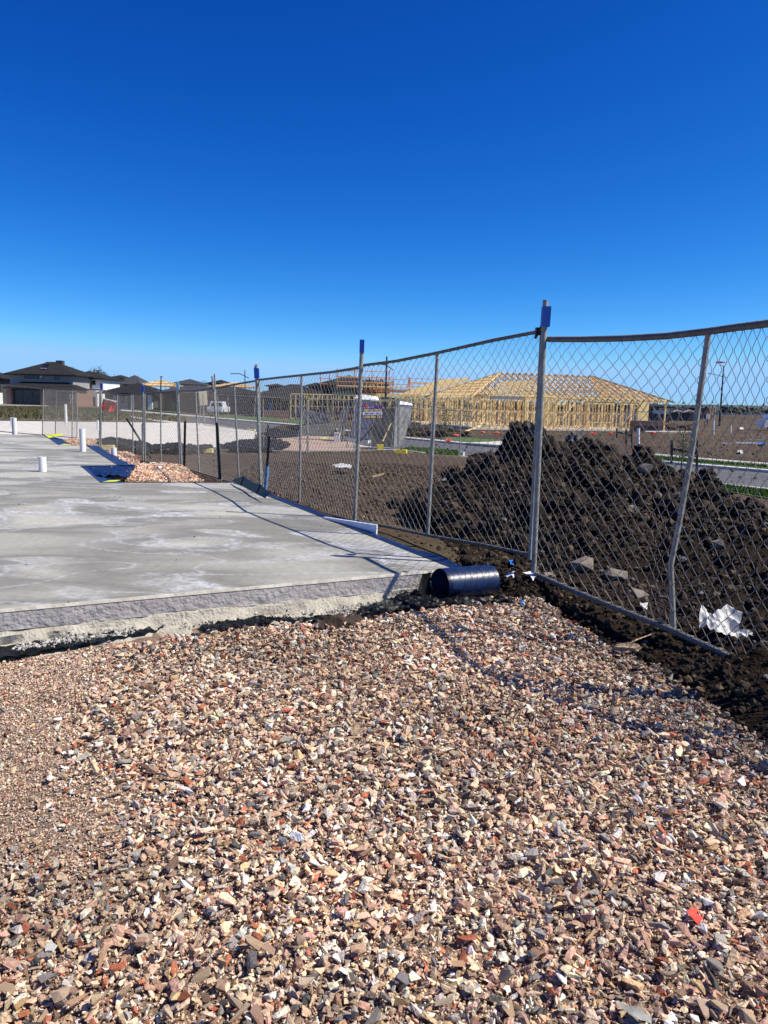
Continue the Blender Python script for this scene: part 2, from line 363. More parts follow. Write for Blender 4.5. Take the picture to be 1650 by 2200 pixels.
def pile_h(x, y):
    h = 0
    for cx, cy, ht, rx, ry in ((1.85, 9.3, 1.04, 1.75, 2.1), (1.74, 9.3, 1.30, .95, 1.2), (2.45, 9.2, 1.02, 1.3, 2.0), (3.2, 9.2, .84, 1.1, 1.9), (3.75, 8.9, .66, .75, 1.6), (2.3, 7.4, .42, 1.0, 1.1), (3.2, 6.8, .45, 1.1, 1.1), (2.95, 5.4, .22, .8, .9), (2.5, 4.4, .20, .6, .8), (2.1, 4.9, .10, .35, .35), (4.4, 7.3, .16, 1.2, 1.5)):
        r = np.hypot((x-cx)/rx, (y-cy)/ry)
        h = np.maximum(h, ht*np.clip(1-r, 0, 1)**.95)
    return h
def soil_z(x, y):
    b = border_dist(x, y); m = smooth(b/.35)
    strip = .06*smooth(b/.2)*smooth((7.2-y)/1.0)
    h = pile_h(x, y)
    lump = vnoise(x, y, 2.3, 3, 5, .75)*(.05+.16*smooth(h/.25))+np.abs(vnoise(x, y, 5.0, 8, 4, .7))*(.10*smooth(h/.2)+.03)
    return base_z(x, y)+(strip+h+np.where(h > .02, lump, lump*.35))*m-(.05*(1-m))
def ground_z(x, y):
    x = np.asarray(x, float); y = np.asarray(y, float)
    far = smooth((y-14)/8)
    return base_z(x, y)+vnoise(x, y, .9, 1, 4)*.04*smooth((y-7)/4)*(1-.5*far)+vnoise(x, y, 4.0, 5, 3)*.03*smooth((y-7)/3)*smooth((40-y)/15)
def gz(x, y):
    return float(max(soil_z(np.array(x), np.array(y)) if (.3 < x < 6.5 and 3.2 < y < 12) and border_dist(x, y) > 0 else -9, ground_z(np.array(x), np.array(y))))

def hit(px, py):
    v = ray(px, py); t = 1.5
    while t < 30 and v.z*t+CAMZ > gz(v.x*t, t): t += .02
    return Vector((v.x*t, t, v.z*t+CAMZ))
def grid(xs, ys, fz):
    X, Y = np.meshgrid(xs, ys); Z = fz(X, Y); nx, ny = len(xs), len(ys)
    V = np.stack([X.ravel(), Y.ravel(), Z.ravel()], 1); i = np.arange(nx*ny).reshape(ny, nx)
    T = np.stack([i[:-1, :-1].ravel(), i[:-1, 1:].ravel(), i[1:, 1:].ravel(), i[1:, :-1].ravel()], 1)
    return V, T
def seg(*p):
    out = []
    for a, b, n in p: out += list(np.linspace(a, b, n, endpoint=False))
    return np.array(out+[p[-1][1]])
gxs = seg((-4000, -400, 8), (-400, -60, 12), (-60, -14, 24), (-14, 14, 260), (14, 60, 40), (60, 400, 12), (400, 4000, 8))
gys = seg((-60, -3, 8), (-3, 7, 20), (7, 32, 240), (32, 100, 50), (100, 600, 20), (600, 6000, 14))
def gfun(X, Y):
    z = ground_z(X, Y)
    # sits a little lower where the slab, the gravel and the soil heap are laid
    low = smooth((7.2-Y)/.6)*smooth((Y+4)/1)
    z = z-.08*low
    sy = (X-SL['B'].x)*(-fdir.y)+(Y-SL['B'].y)*fdir.x     # distance behind the slab front
    return z
V, T = grid(gxs, gys, gfun)
g = np_mesh('ground', V, T, M['ground'], smooth=True); struct(g)
V, T = grid(seg((.1, 6.9, 250)), seg((2.6, 12.6, 330)), lambda X, Y: soil_z(X, Y)-np.where(border_dist(X, Y) < -.22, .2, 0)-.12*smooth((X-6.2)/.6))
pile = thing('soil_pile', 'long heap of wet black excavated soil behind the wire fence', 'soil heap', (1.8, 9.3, .1))
o = np_mesh('heap', V-np.array([1.8, 9.3, .1]), T, M['soil'], pile)

# foreground gravel
V, T = grid(seg((-6, 4.5, 210)), seg((-1.5, 7, 170)), lambda X, Y: .0+vnoise(X, Y, .8, 11, 3)*.03+vnoise(X, Y, 6, 12, 3)*.012-np.where(border_dist(X, Y) > .0, .25, 0)-np.where((X-SL['B'].x)*(-fdir.y)+(Y-SL['B'].y)*fdir.x > .03, .2, 0))
gravel = np_mesh('gravel_bed', V, T, M['gravelbase'], smooth=True); struct(gravel)
def gravel_z(x, y):
    u = -((x-SL['B'].x)*(-fdir.y)+(y-SL['B'].y)*fdir.x)   # distance in front of the slab face
    heap = .05*np.exp(-((u-.55)/.3)**2)*smooth((x+3)/3)+.05*np.exp(-(((x-.95)/.5)**2+((y-5.1)/.4)**2))
    return vnoise(x, y, .8, 11, 3)*.03+vnoise(x, y, 6, 12, 3)*.012+heap

# ---- stone shapes
def hull(n, sx, sy, sz, seed):
    rr = np.random.default_rng(seed); p = rr.normal(size=(n, 3)); p /= np.linalg.norm(p, axis=1)[:, None]
    p = np.sign(p)*np.abs(p)**.8; p *= rr.uniform(.78, 1.0, (n, 1)); p *= np.array([sx, sy, sz])
    bm = bmesh.new()
    for q in p: bm.verts.new(q)
    r_ = bmesh.ops.convex_hull(bm, input=bm.verts)
    bmesh.ops.delete(bm, geom=[v for v in bm.verts if not v.link_faces], context='VERTS')
    bmesh.ops.recalc_face_normals(bm, faces=bm.faces)
    bmesh.ops.triangulate(bm, faces=bm.faces)
    bm.verts.index_update(); V = np.array([v.co[:] for v in bm.verts]); T = np.array([[v.index for v in f.verts] for f in bm.faces]); bm.free()
    return V, T
stones = [hull(random.randint(9, 13), .5*random.uniform(.95, 1.75), .5*random.uniform(.6, 1.0), .5*random.uniform(.35, .75), 100+i) for i in range(26)]
def clodshape(seed, sub=2):
    bm = bmesh.new(); bmesh.ops.create_icosphere(bm, subdivisions=sub, radius=.5)
    for v in bm.verts:
        c = v.co.normalized(); k = 1+.55*noise.noise(c*1.7+Vector((seed*3.1, 0, 0)))+.5*noise.noise(c*3.9+Vector((0, seed*2.3, 0)))+.3*noise.noise(c*8.7+Vector((0, 0, seed*1.3)))
        v.co = Vector((c.x*k, c.y*k, c.z*k*.8))*.5
    V = np.array([v.co[:] for v in bm.verts]); T = np.array([[v.index for v in f.verts] for f in bm.faces]); bm.free(); return V, T
clods = [clodshape(i, 3) for i in range(10)]
def rotm(n, flat=1.0):
    a = rng.uniform(0, 2*np.pi, n); b = rng.normal(0, .5*flat, n); c = rng.normal(0, .5*flat, n)
    ca, sa, cb, sb, cc, sc = np.cos(a), np.sin(a), np.cos(b), np.sin(b), np.cos(c), np.sin(c)
    Rz = np.zeros((n, 3, 3)); Rz[:, 0, 0] = ca; Rz[:, 0, 1] = -sa; Rz[:, 1, 0] = sa; Rz[:, 1, 1] = ca; Rz[:, 2, 2] = 1
    Rx = np.zeros((n, 3, 3)); Rx[:, 0, 0] = 1; Rx[:, 1, 1] = cb; Rx[:, 1, 2] = -sb; Rx[:, 2, 1] = sb; Rx[:, 2, 2] = cb
    Ry = np.zeros((n, 3, 3)); Ry[:, 1, 1] = 1; Ry[:, 0, 0] = cc; Ry[:, 0, 2] = sc; Ry[:, 2, 0] = -sc; Ry[:, 2, 2] = cc
    return Rz@Rx@Ry
def scatter_mesh(name, P, size, cols, shapes, m, parent=None, kind='stuff', flat=1.0, smooth=False):
    n = len(P); which = rng.integers(0, len(shapes), n); Rm = rotm(n, flat); Vs, Ts, Cs = [], [], []; off = 0
    for k, (sv, st) in enumerate(shapes):
        ids = np.nonzero(which == k)[0]
        if len(ids) == 0: continue
        v = np.einsum('nij,vj->nvi', Rm[ids], sv)*size[ids][:, None, None]+P[ids][:, None, :]
        t = st[None]+(np.arange(len(ids))*len(sv))[:, None, None]+off
        Vs.append(v.reshape(-1, 3)); Ts.append(t.reshape(-1, 3)); Cs.append(np.repeat(cols[ids], len(sv), 0)); off += len(ids)*len(sv)
    return np_mesh(name, np.concatenate(Vs), np.concatenate(Ts), m, parent, np.concatenate(Cs), kind, smooth)
PAL = np.array([[.78, .62, .45], [.66, .43, .31], [.66, .49, .33], [.33, .31, .29], [.78, .74, .68], [.46, .16, .09], [.15, .15, .15], [.26, .17, .12], [.64, .46, .26], [.55, .34, .26], [.78, .66, .52]])
PW = np.array([.20, .17, .12, .09, .10, .04, .04, .06, .04, .05, .09]); PW /= PW.sum()
def stone_cols(n, pink=0.0):
    c = PAL[rng.choice(len(PAL), n, p=PW)]*rng.uniform(.55, 1.32, (n, 1))*rng.uniform(.95, 1.05, (n, 3))
    return np.clip(c*np.array([1.06, 1.01, .97])*(1+pink*np.array([.12, -.04, -.12])), 0, .88)
def in_view(x, y, margin=.35):
    return (np.abs(x) < y*.53+margin) & (y > 1.35)
# sample points in front of the slab face, on the gravel side of the soil border
N = 360000
x = rng.uniform(-3.6, 3.6, N); y = rng.uniform(1.3, 6.4, N)
u = -((x-SL['B'].x)*(-fdir.y)+(y-SL['B'].y)*fdir.x)
bd = border_dist(x, y)
jit = vnoise(x, y, 5, 21, 3)*.12
edge = np.where(x < -1.0, .32, .26)+jit
ok = in_view(x, y) & (u > edge) & (bd < jit*1.2+.05)
keep_p = np.clip(1.35*(2.4/np.maximum(y, 2.4))**.15, 0, 1)
ok &= rng.uniform(0, 1, N) < keep_p*.62
x, y, u, bd = x[ok], y[ok], u[ok], bd[ok]; n = len(x)
size = np.exp(rng.normal(np.log(.0185), .42, n)); big = rng.uniform(0, 1, n) < .06; size[big] *= rng.uniform(1.4, 2.3, big.sum())
fine = smooth((-x-.33*y+.25*vnoise(x, y, 1.5, 77, 2))/.35)*smooth((5.0-y)/.8)*smooth((y-2.0)/.6)     # finer, sandier towards the left
size *= (1-.5*fine); size = np.clip(size, .007, .05)
dusty = smooth((bd+.45)/.5)
z = gravel_z(x, y)+size*rng.uniform(-.35, .9, n)*(1-.5*fine)+.003
cols = stone_cols(n)*(.84+.35*vnoise(x, y, 1.3, 51, 3)[:, None])*(1-.45*dusty[:, None]*rng.uniform(.3, 1, (n, 1)))
P = np.stack([x, y, z], 1)
show = size/np.hypot(y, 1.6); order = np.argsort(-show); top = order[:300]; rest = order[300:]
scatter_mesh('pebbles', P[rest], size[rest], cols[rest], stones, M['stone'], gravel)
shape_me = {}
for k, (sv, st) in enumerate(stones):
    pass
def stone_mesh(k, c):
    me = bpy.data.meshes.new('stone'); sv, st = stones[k]; me.from_pydata([tuple(q) for q in sv], [], [tuple(int(i) for i in t) for t in st])
    a = me.color_attributes.new('tint', 'FLOAT_COLOR', 'POINT'); cc = np.ones((len(sv), 4), np.float32); cc[:, :3] = c; a.data.foreach_set('color', cc.ravel()); me.materials.append(M['stone']); return me
smeshes = [stone_mesh(i % len(stones), stone_cols(1)[0]) for i in range(60)]
for i in top:
    o = bpy.data.objects.new('stone', smeshes[int(rng.integers(0, 60))]); C.objects.link(o); o.parent = gravel
    o.location = [float(q) for q in P[i]]; s_ = float(size[i]); o.scale = (s_, s_, s_)
    o.rotation_euler = (float(rng.normal(0, .4)), float(rng.normal(0, .4)), float(rng.uniform(0, 6.28)))
# grit between the stones
N = 120000
x = rng.uniform(-3.2, 3.4, N); y = rng.uniform(1.35, 4.6, N)
u = -((x-SL['B'].x)*(-fdir.y)+(y-SL['B'].y)*fdir.x); bd = border_dist(x, y)
ok = in_view(x, y, .1) & (u > .3) & (bd < .05); fz = smooth((-x-.33*y)/.35)*smooth((5.0-y)/.8); ok &= rng.uniform(0, 1, N) < np.clip((2.6/y)**2*.45, 0, 1)*(1-fz)+fz*1.0
x, y = x[ok], y[ok]; n = len(x); size = rng.uniform(.005, .012, n)*(1+.25*smooth((y-3)/1.5))
tet = [hull(7, .5, .45, .35, 300+i) for i in range(6)]
scatter_mesh('grit', np.stack([x, y, gravel_z(x, y)+.004+size*.3], 1), size, (stone_cols(n)*.45+np.array([[.40, .285, .21]])), tet, M['stone'], gravel)
print('stones built')

# ---- soil clods
def clod_cols(n):
    c = np.array([[.018, .0122, .0076]])*rng.uniform(.4, 2.4, (n, 1))
    k = rng.uniform(0, 1, n) < .12; c[k] = np.array([.095, .066, .038])*rng.uniform(.7, 1.3, (k.sum(), 1))
    k = rng.uniform(0, 1, n) < .03; c[k] = np.array([.13, .12, .115])*rng.uniform(.7, 1.3, (k.sum(), 1))
    return c
N = 62000
x = rng.uniform(.1, 6.0, N); y = rng.uniform(2.6, 11.6, N); bd = border_dist(x, y); ph = pile_h(x, y)
ok = (bd > -.08) & in_view(x, y, .6) & ((ph > .03) | ((y < 7.0) & (bd < 1.1)) | (rng.uniform(0, 1, N) < .12))
ok &= rng.uniform(0, 1, N) < np.where(ph > .03, .75, .8)
x, y, ph = x[ok], y[ok], ph[ok]; n = len(x)
size = np.exp(rng.normal(np.log(.026), .6, n))*np.where(y < 6.6, .8, 1.25); k_ = (rng.uniform(0, 1, n) < .010) & (y > 7.4); size[k_] = rng.uniform(.12, .26, k_.sum()); size = np.clip(size, .010, np.where(y < 6.0, .085, .26))
P = np.stack([x, y, soil_z(x, y)+size*.12], 1); cols = clod_cols(n)
order = np.argsort(-(size/y)); top, rest = order[:220], order[220:]
scatter_mesh('loose_soil', P[rest]-np.array([1.8, 9.3, .1]), size[rest], cols[rest], [clodshape(20+i, 1) for i in range(7)]+[clodshape(30+i, 2) for i in range(1)], M['clod'], pile)
cm = []
for i in range(24):
    sv, st = clods[i % 10]; me = bpy.data.meshes.new('clod'); me.from_pydata([tuple(q) for q in sv], [], [tuple(int(k) for k in t) for t in st])
    a = me.color_attributes.new('tint', 'FLOAT_COLOR', 'POINT'); cc = np.ones((len(sv), 4), np.float32); cc[:, :3] = clod_cols(1)[0]; a.data.foreach_set('color', cc.ravel()); me.materials.append(M['clod']); cm.append(me)
for i in top:
    o = bpy.data.objects.new('clod', cm[int(rng.integers(0, 24))]); C.objects.link(o); o.parent = pile
    o.location = [float(q) for q in (P[i]-np.array([1.8, 9.3, .1]))]; s_ = float(size[i]); o.scale = (s_, s_, s_); o.rotation_euler = tuple(float(q) for q in rng.uniform(0, 6.28, 3))
# crumbs of dirt and pale stones over the bare ground beyond
def poly_pts(poly, N):
    p = np.array(poly); x = rng.uniform(p[:, 0].min(), p[:, 0].max(), N); y = rng.uniform(p[:, 1].min(), p[:, 1].max(), N); ins = np.zeros(N, bool); j = len(p)-1
    for i in range(len(p)):
        c = ((p[i, 1] > y) != (p[j, 1] > y)) & (x < (p[j, 0]-p[i, 0])*(y-p[i, 1])/(p[j, 1]-p[i, 1]+1e-12)+p[i, 0]); ins ^= c; j = i
    return x[ins], y[ins]
A = [GP(*p, z=.1)[:2] for p in ((470, 1033), (560, 975), (1000, 985), (1120, 1010), (1130, 1210), (1000, 1225), (960, 1205), (740, 1122))]
x, y = poly_pts(A, 16000); n = len(x); size = np.exp(rng.normal(np.log(.026), .5, n))*(.5+y/16); size = np.clip(size, .01, .11)
c = np.array([[.068, .047, .031]])*rng.uniform(.6, 1.6, (n, 1)); k = (rng.uniform(0, 1, n) < .02) & (size < .04); c[k] = np.array([.5, .43, .33])*rng.uniform(.6, 1.1, (k.sum(), 1))
scatter_mesh('dirt_crumbs', np.stack([x, y, ground_z(x, y)+size*.05], 1), size, c, [clodshape(40+i, 1) for i in range(6)], M['clod'], g)
A = [(-30, 25), (-1, 22), (12, 14), (30, 24), (60, 75), (-60, 75)]
x, y = poly_pts(A, 12000); n = len(x); size = np.exp(rng.normal(np.log(.05), .5, n)); size = np.clip(size, .02, .16)
scatter_mesh('field_clods', np.stack([x, y, ground_z(x, y)], 1), size, np.array([[.062, .044, .030]])*rng.uniform(.6, 1.7, (n, 1)), [clodshape(50+i, 1) for i in range(6)], M['clod'], g)

# ------------------------------------------------------------------ concrete slab
slab = thing('concrete_slab', 'large freshly cured grey house slab with stepped edge and white salt rings', 'concrete slab', (SL['B'].x-2, SL['B'].y+2, 0))
JL = SL['J']+(SL['J']-SL['I'])*.6
outl = [AL, SL['B'], SL['C'], SL['D'], SL['E'], SL['F'], SL['G'], SL['H'], SL['I'], SL['J'], JL]
lip = .012
def inset_front(p): return p-fnor*lip
top_ = [AL-fnor*lip, SL['B']-fnor*lip]+outl[2:]
mb = MB(); mb.hexa([Vector((p.x, p.y, -.15)) for p in top_], [Vector((p.x, p.y, SLAB_Z)) for p in top_]); so_ = mb.build('slab_top', M['slab'], slab)
# front: pale arris, grey band, rough footing that spreads at its toe
mb = MB(); A0, B0 = AL, SL['B']
nseg = 120
def front_pt(t, u, z): p = A0+(B0-A0)*t; return Vector((p.x+fnor.x*u, p.y+fnor.y*u, z))
mb.hexa([front_pt(0, -lip, .232), front_pt(0, .004, .232), front_pt(1, .004, .232), front_pt(1, -lip, .232)], [front_pt(0, -lip, .2515), front_pt(0, -.002, .2515), front_pt(1, -.002, .2515), front_pt(1, -lip, .2515)])
mb.build('slab_arris', M['lip'], slab)
def strip(name, prof, m, nz):
    vs, fs = [], []; K = len(prof)
    for i in range(nseg*3+1):
        t = i/(nseg*3)
        for k, (uu, zz, am) in enumerate(prof):
            q = front_pt(t, 0, 0); d = am*float(noise.noise(Vector((q.x*nz, q.y*nz, k*3.3))))+am*.6*float(noise.noise(Vector((q.x*nz*4, q.y*nz*4, k*5.1))))
            v = front_pt(t, uu+d, zz+d*.6); vs.append(tuple(v))
        if i:
            for k in range(K-1): a = (i-1)*K+k; fs.append((a, a+1, a+1+K, a+K))
    b = MB(); b.v = vs; b.f = fs; return b.build(name, m, slab, smooth=True)
strip('slab_edge_face', [(0, .2325, 0), (.002, .20, .003), (.003, .16, .005), (.004, .125, .006), (.004, .11, .008), (-.02, .10, .004)], M['slabface'], 5)
strip('footing', [(-.01, .130, .006), (.008, .112, .028), (.022, .075, .035), (.05, .045, .05), (.12, .018, .06), (.24, .0, .05), (.34, -.06, .02)], M['footing'], 4)
# navy damp-proof membrane turned up round the other edges
def edge_strip(a, b, wout, zout, name='edge_membrane'):
    d = (b-a); L = d.length; d.normalize(); nr = Vector((d.y, -d.x, 0)); mb = MB(); k = max(3, int(L/.25)); pr = []
    for i in range(k+1):
        q = a+d*(L*i/k); j = random.uniform(-.01, .01)
        pr.append([q+nr*.004+Vector((0, 0, -.25)), q+nr*.006+Vector((0, 0, .006)), q+nr*(wout*.6+j)+Vector((0, 0, zout*.7)), q+nr*(wout+j)+Vector((0, 0, zout+j)), q+nr*(wout+.02)+Vector((0, 0, -.2))])
    for i in range(k):
        for m_ in range(4): mb.quad(pr[i][m_], pr[i][m_+1], pr[i+1][m_+1], pr[i+1][m_])
    return mb.build(name, M['membrane'], slab, weld=True)
edge_strip(SL['B'], SL['C'], .085, .02)
edge_strip(SL['C'], SL['D'], .02, .01)
edge_strip(SL['D'], SL['E'], .50, -.10)
edge_strip(SL['E'], SL['F'], .02, .01)
edge_strip(SL['F'], SL['G'], .28, .0)
edge_strip(SL['H'], SL['I'], .55, -.12)
mb = MB(); h_, i_ = SL['H'], SL['I']
mb.quad(i_+Vector((.1, -.1, .02)), i_+Vector((.7, -.1, .08)), i_+Vector((.9, -.5, .05)), i_+Vector((.75, -1.3, -.02)), i_+Vector((.55, -.9, .0)))
mb.build('yellow_flap', M['flap'], slab)
d_ = SL['D']; mb = MB(); mb.quad(d_+Vector((.03, .02, .012)), d_+Vector((.24, .06, .02)), d_+Vector((.20, .38, .01)), d_+Vector((.05, .3, .01))); mb.build('yellow_flap', M['flap'], slab)
f_ = SL['F']; g_ = SL['G']+Vector((.6, -.05, 0)); 
h2 = SL['H']; mb = MB(); mb.quad(h2+Vector((.05, .0, .01)), h2+Vector((.35, .02, .01)), h2+Vector((.2, .4, .0)), h2+Vector((0, .4, .01))); mb.build('yellow_flap', M['flap'], slab)
# membrane sheet lying in the recess
def slope_pt(px, py, p0, k):
    v = ray(px, py); t = (p0.z-k*p0.y-CAMZ)/(v.z-k); return Vector((v.x*t, t, v.z*t+CAMZ))
def crumple(name, outline_px, z, m, label, cat, amp=.05, res=.05, parent=None, thick=False, seed=1, zf=None, group=None, on=None, fold=None):
    poly = [slope_pt(px, py, *on) if on else GP(px, py, z) for px, py in outline_px]; xs = [p.x for p in poly]; ys = [p.y for p in poly]
    bm = bmesh.new(); vs = [bm.verts.new((p.x, p.y, 0)) for p in poly]; f = bm.faces.new(vs); bmesh.ops.triangulate(bm, faces=[f])
    for _ in range(7):
        long_ = [e for e in bm.edges if e.calc_length() > res]
        if not long_: break
        bmesh.ops.subdivide_edges(bm, edges=long_, cuts=1); bmesh.ops.triangulate(bm, faces=bm.faces)
        if len(bm.verts) > 6000: break
    for v in bm.verts:
        fq = fold or .30/max(amp, .03); p = Vector((v.co.x*fq+seed*7, v.co.y*fq*1.4, seed)); h = (.5-abs(noise.noise(p)))*amp*1.8+(.5-abs(noise.noise(p*2.6)))*amp*.8
        base = (zf(v.co.x, v.co.y) if zf else z)
        v.co.z = base+h; v.co.x += noise.noise(p+Vector((9, 0, 0)))*amp*.6; v.co.y += noise.noise(p+Vector((0, 9, 0)))*amp*.6
    me = bpy.data.meshes.new(name); bm.to_mesh(me); bm.free(); me.materials.append(m)
    me.polygons.foreach_set('use_smooth', [True]*len(me.polygons)); me.set_sharp_from_angle(angle=R(38))
    o = bpy.data.objects.new(name, me); C.objects.link(o)
    if parent: off = world_of(parent); me.transform(Matrix.Translation(-off)); o.parent = parent
    else: recenter(o)
    if label: tag(o, label, cat, group)
    return o
crumple('membrane_sheet', [(174, 1003), (262, 1000), (290, 1004), (278, 1030), (245, 1026), (222, 1027), (196, 1030)], .19, M['membrane'], 'loose navy plastic membrane lying in the notch of the slab edge', 'plastic sheet', .05, .12, seed=4)

# ---- blue roll at the slab corner: rolled sheet, open at its left end
roll = thing('membrane_roll', 'dark blue roll of woven plastic membrane lying at the near slab corner', 'plastic roll', GP(1010, 1285, .02))
rl = GP(948, 1304, .02); rr_ = GP(1066, 1292, .02); ax = (rr_-rl); Lr = ax.length; ax.normalize(); side = Vector((-ax.y, ax.x, 0))
rad = .135; cen = side*.10+Vector((0, 0, rad+.015)); mb = MB(); pr = []
prof = []
for k in range(34):
    a = -1.25+k/33*5.35; r_ = rad*(1-.10*max(0, (k-22)/11)); prof.append((math.cos(a)*r_*1.12, math.sin(a)*r_*.98))
for i in range(13):
    t = i/12; q = rl+ax*(Lr*t)+cen
    row = []
    for k, (pu, pz) in enumerate(prof):
        skew = (.10*(k/33) if i == 0 else 0)+(.06 if (i == 0 and pz < 0) else 0)
        row.append(q+side*pu+Vector((0, 0, pz))+ax*skew+Vector((0, 0, 0)))
    pr.append(row)
for i in range(12):
    for k in range(33): mb.quad(pr[i][k], pr[i][k+1], pr[i+1][k+1], pr[i+1][k])
o = mb.build('rolled_sheet', M['membrane'], roll, smooth=True, weld=True)
mb = MB(); q = rl+cen     # crushed sheet tail hanging out of the open end and a flap tucked under
tl = [q+side*.09+Vector((0, 0, .09)), q-ax*.10+side*.05+Vector((0, 0, .085)), q-ax*.16+Vector((0, 0, -.02)), q-ax*.12-side*.02+Vector((0, 0, -.10)), q+Vector((0, 0, -.12)), q+side*.10+Vector((0, 0, -.02))]
mb.quad(*tl); mb.build('end_flap', M['blackpl'], roll)

# black plastic along the foot of the slab
crumple('plastic_sheet', [(-60, 1402), (120, 1378), (250, 1350), (335, 1336), (352, 1352), (300, 1366), (200, 1384), (60, 1408), (-60, 1432)], .03, M['blackpl'], 'black plastic sheet along the slab foot at the photo left edge', 'plastic sheet', .022, .035, seed=2)
crumple('plastic_sheet', [(418, 1358), (462, 1342), (520, 1336), (560, 1330), (640, 1334), (700, 1328), (730, 1333), (690, 1342), (600, 1343), (540, 1348), (490, 1354), (440, 1364)], .045, M['blackpl'], 'black plastic sheet bunched at the middle of the slab foot', 'plastic sheet', .03, .02, seed=9)
crumple('plastic_sheet', [(752, 1322), (800, 1310), (850, 1290), (890, 1272), (935, 1268), (985, 1294), (1060, 1288), (1108, 1292), (1108, 1300), (1010, 1304), (940, 1308), (860, 1320), (780, 1328)], .06, M['blackpl'], 'crumpled black plastic sheet under and left of the blue roll', 'plastic sheet', .04, .02, seed=5)
# grey mortar crumbs
mo = bpy.data.objects.new('x', None)
pts = []
for poly, N in (([(20, 1400), (200, 1362), (290, 1350), (300, 1362), (180, 1384), (40, 1404)], 700), ([(690, 1325), (760, 1300), (860, 1296), (870, 1312), (780, 1322), (700, 1340)], 500), ([(960, 1295), (1030, 1290), (1040, 1300), (980, 1304)], 120), ([(300, 1345), (700, 1300), (850, 1280), (850, 1290), (600, 1330), (400, 1352)], 300)):
    pl = [GP(a, b, .03)[:2] for a, b in poly]; xx, yy = poly_pts(pl, N*4); pts.append(np.stack([xx[:N], yy[:N], np.full(len(xx[:N]), .045)], 1))
P = np.concatenate(pts); n = len(P); size = rng.uniform(.005, .028, n); P[:, 2] += rng.uniform(-.012, .016, n)
o = scatter_mesh('mortar_crumbs', P, size, np.array([[.42, .40, .36]])*rng.uniform(.6, 1.25, (n, 1)), [clodshape(60+i, 1) for i in range(5)], M['stone'], None)
tag(o, 'grey mortar crumbs spilt over the black plastic at the slab foot', 'rubble')
for px, py, s_, lab in ((812, 1282, .045, 'small brown clod sitting on the footing left of the black plastic'), (730, 1345, .13, 'lump of brown mud at the gravel edge below the slab middle'), (690, 1352, .07, 'smaller brown mud lump left of the big one at the gravel edge'), (760, 1335, .08, 'brown mud lump beside the black plastic at the slab foot')):
    sv, st = clodshape(px, 2); p = GP(px, py, .05); o = np_mesh('mud_lump', sv*s_*1.6, st, M['clod'], None, np.array([[.05, .034, .024]]).repeat(len(sv), 0)); o.location = p; tag(o, lab, 'mud')

# white formwork board behind the slab edge
fb = MB(); a = GP(700, 1112, .24); b = GP(808, 1143, .24)
a = W(694, 1118, 8.6); b = W(807, 1136, 7.6)
fb.hexa([a+Vector((0, 0, -.25)), b+Vector((0, 0, -.25)), b+Vector((.02, .03, -.25)), a+Vector((.02, .03, -.25))], [a+Vector((0, 0, .04)), b+Vector((0, 0, .04)), b+Vector((.02, .03, .04)), a+Vector((.02, .03, .04))])
tag(recenter(fb.build('form_board', M['formboard'])), 'white board standing between slab edge and fence bottom rail', 'board')
# dark rubber flap on the corner C
c_ = SL['C']; mb = MB()
for k in range(5):
    a = W(500+k*17, 1034+k*9, 12.0-k*.55); b = W(506+k*18, (1029, 1024, 1036, 1041, 1058)[k], 12.0-k*.55)
    if k: mb.quad(pa, a, b, pb)
    pa, pb = a, b
o = mb.build('torn_flap', M['blackpl']); md = o.modifiers.new('t', 'SOLIDIFY'); md.thickness = .01
tag(recenter(o), 'black torn membrane flap sticking up at the far corner of the slab', 'plastic flap')

# ------------------------------------------------------------------ pipes
def pipe(px0, px1, ytop, ybot, z, label, twin=False):
    b = GP((px0+px1)/2, ybot, z); d = b.y; r_ = (px1-px0)/2/F_PX*d; h = (ybot-ytop)/F_PX*d*1.0
    t = thing('drain_pipe', label, 'pipe', b, 'white drain pipes standing up from the slabs')
    mb = MB(); n = 20; i0 = 0; vs = []
    for (rr2, zz) in ((r_, -.03), (r_, h), (r_*.86, h), (r_*.86, h-.12)):
        for j in range(n): a = 2*math.pi*j/n; vs.append((b.x+rr2*math.cos(a), b.y+rr2*math.sin(a), b.z+zz))
    mb.v = vs
    for k in range(3):
        for j in range(n): mb.f.append((k*n+j, k*n+(j+1) % n, (k+1)*n+(j+1) % n, (k+1)*n+j))
    mb.build('pipe_wall', M['pvc'], t, smooth=True)
    mb = MB(); mb.hexa([Vector((b.x+r_*.85*math.cos(2*math.pi*j/12), b.y+r_*.85*math.sin(2*math.pi*j/12), b.z+h-.14)) for j in range(12)], [Vector((b.x+r_*.85*math.cos(2*math.pi*j/12), b.y+r_*.85*math.sin(2*math.pi*j/12), b.z+h-.13)) for j in range(12)]); mb.build('inner_plug', M['rubber'], t)
pipe(84, 100, 981, 1013, .25, 'short thick white pipe nearest the camera on the slab')
pipe(172, 184.5, 921, 970, .25, 'tall white pipe near the stepped edge of the slab')
pipe(239.5, 251, 962, 987, .12, 'short white pipe in the pink gravel beside the slab')
pipe(27, 37, 898, 936, .1, 'white pipe standing beyond the far left slab edge')
pipe(23, 28, 897, 914, .0, 'thinner white pipe just behind the far left one')
pipe(139.5, 145, 869, 909, -.1, 'tallest white pipe far back by the rough grass')
pipe(208, 213, 904, 923, -.1, 'small white pipe beside the capped fence post on the far slab')
pipe(304.5, 309.5, 911, 953, -.1, 'white pipe on the far slab behind the blue capped post')

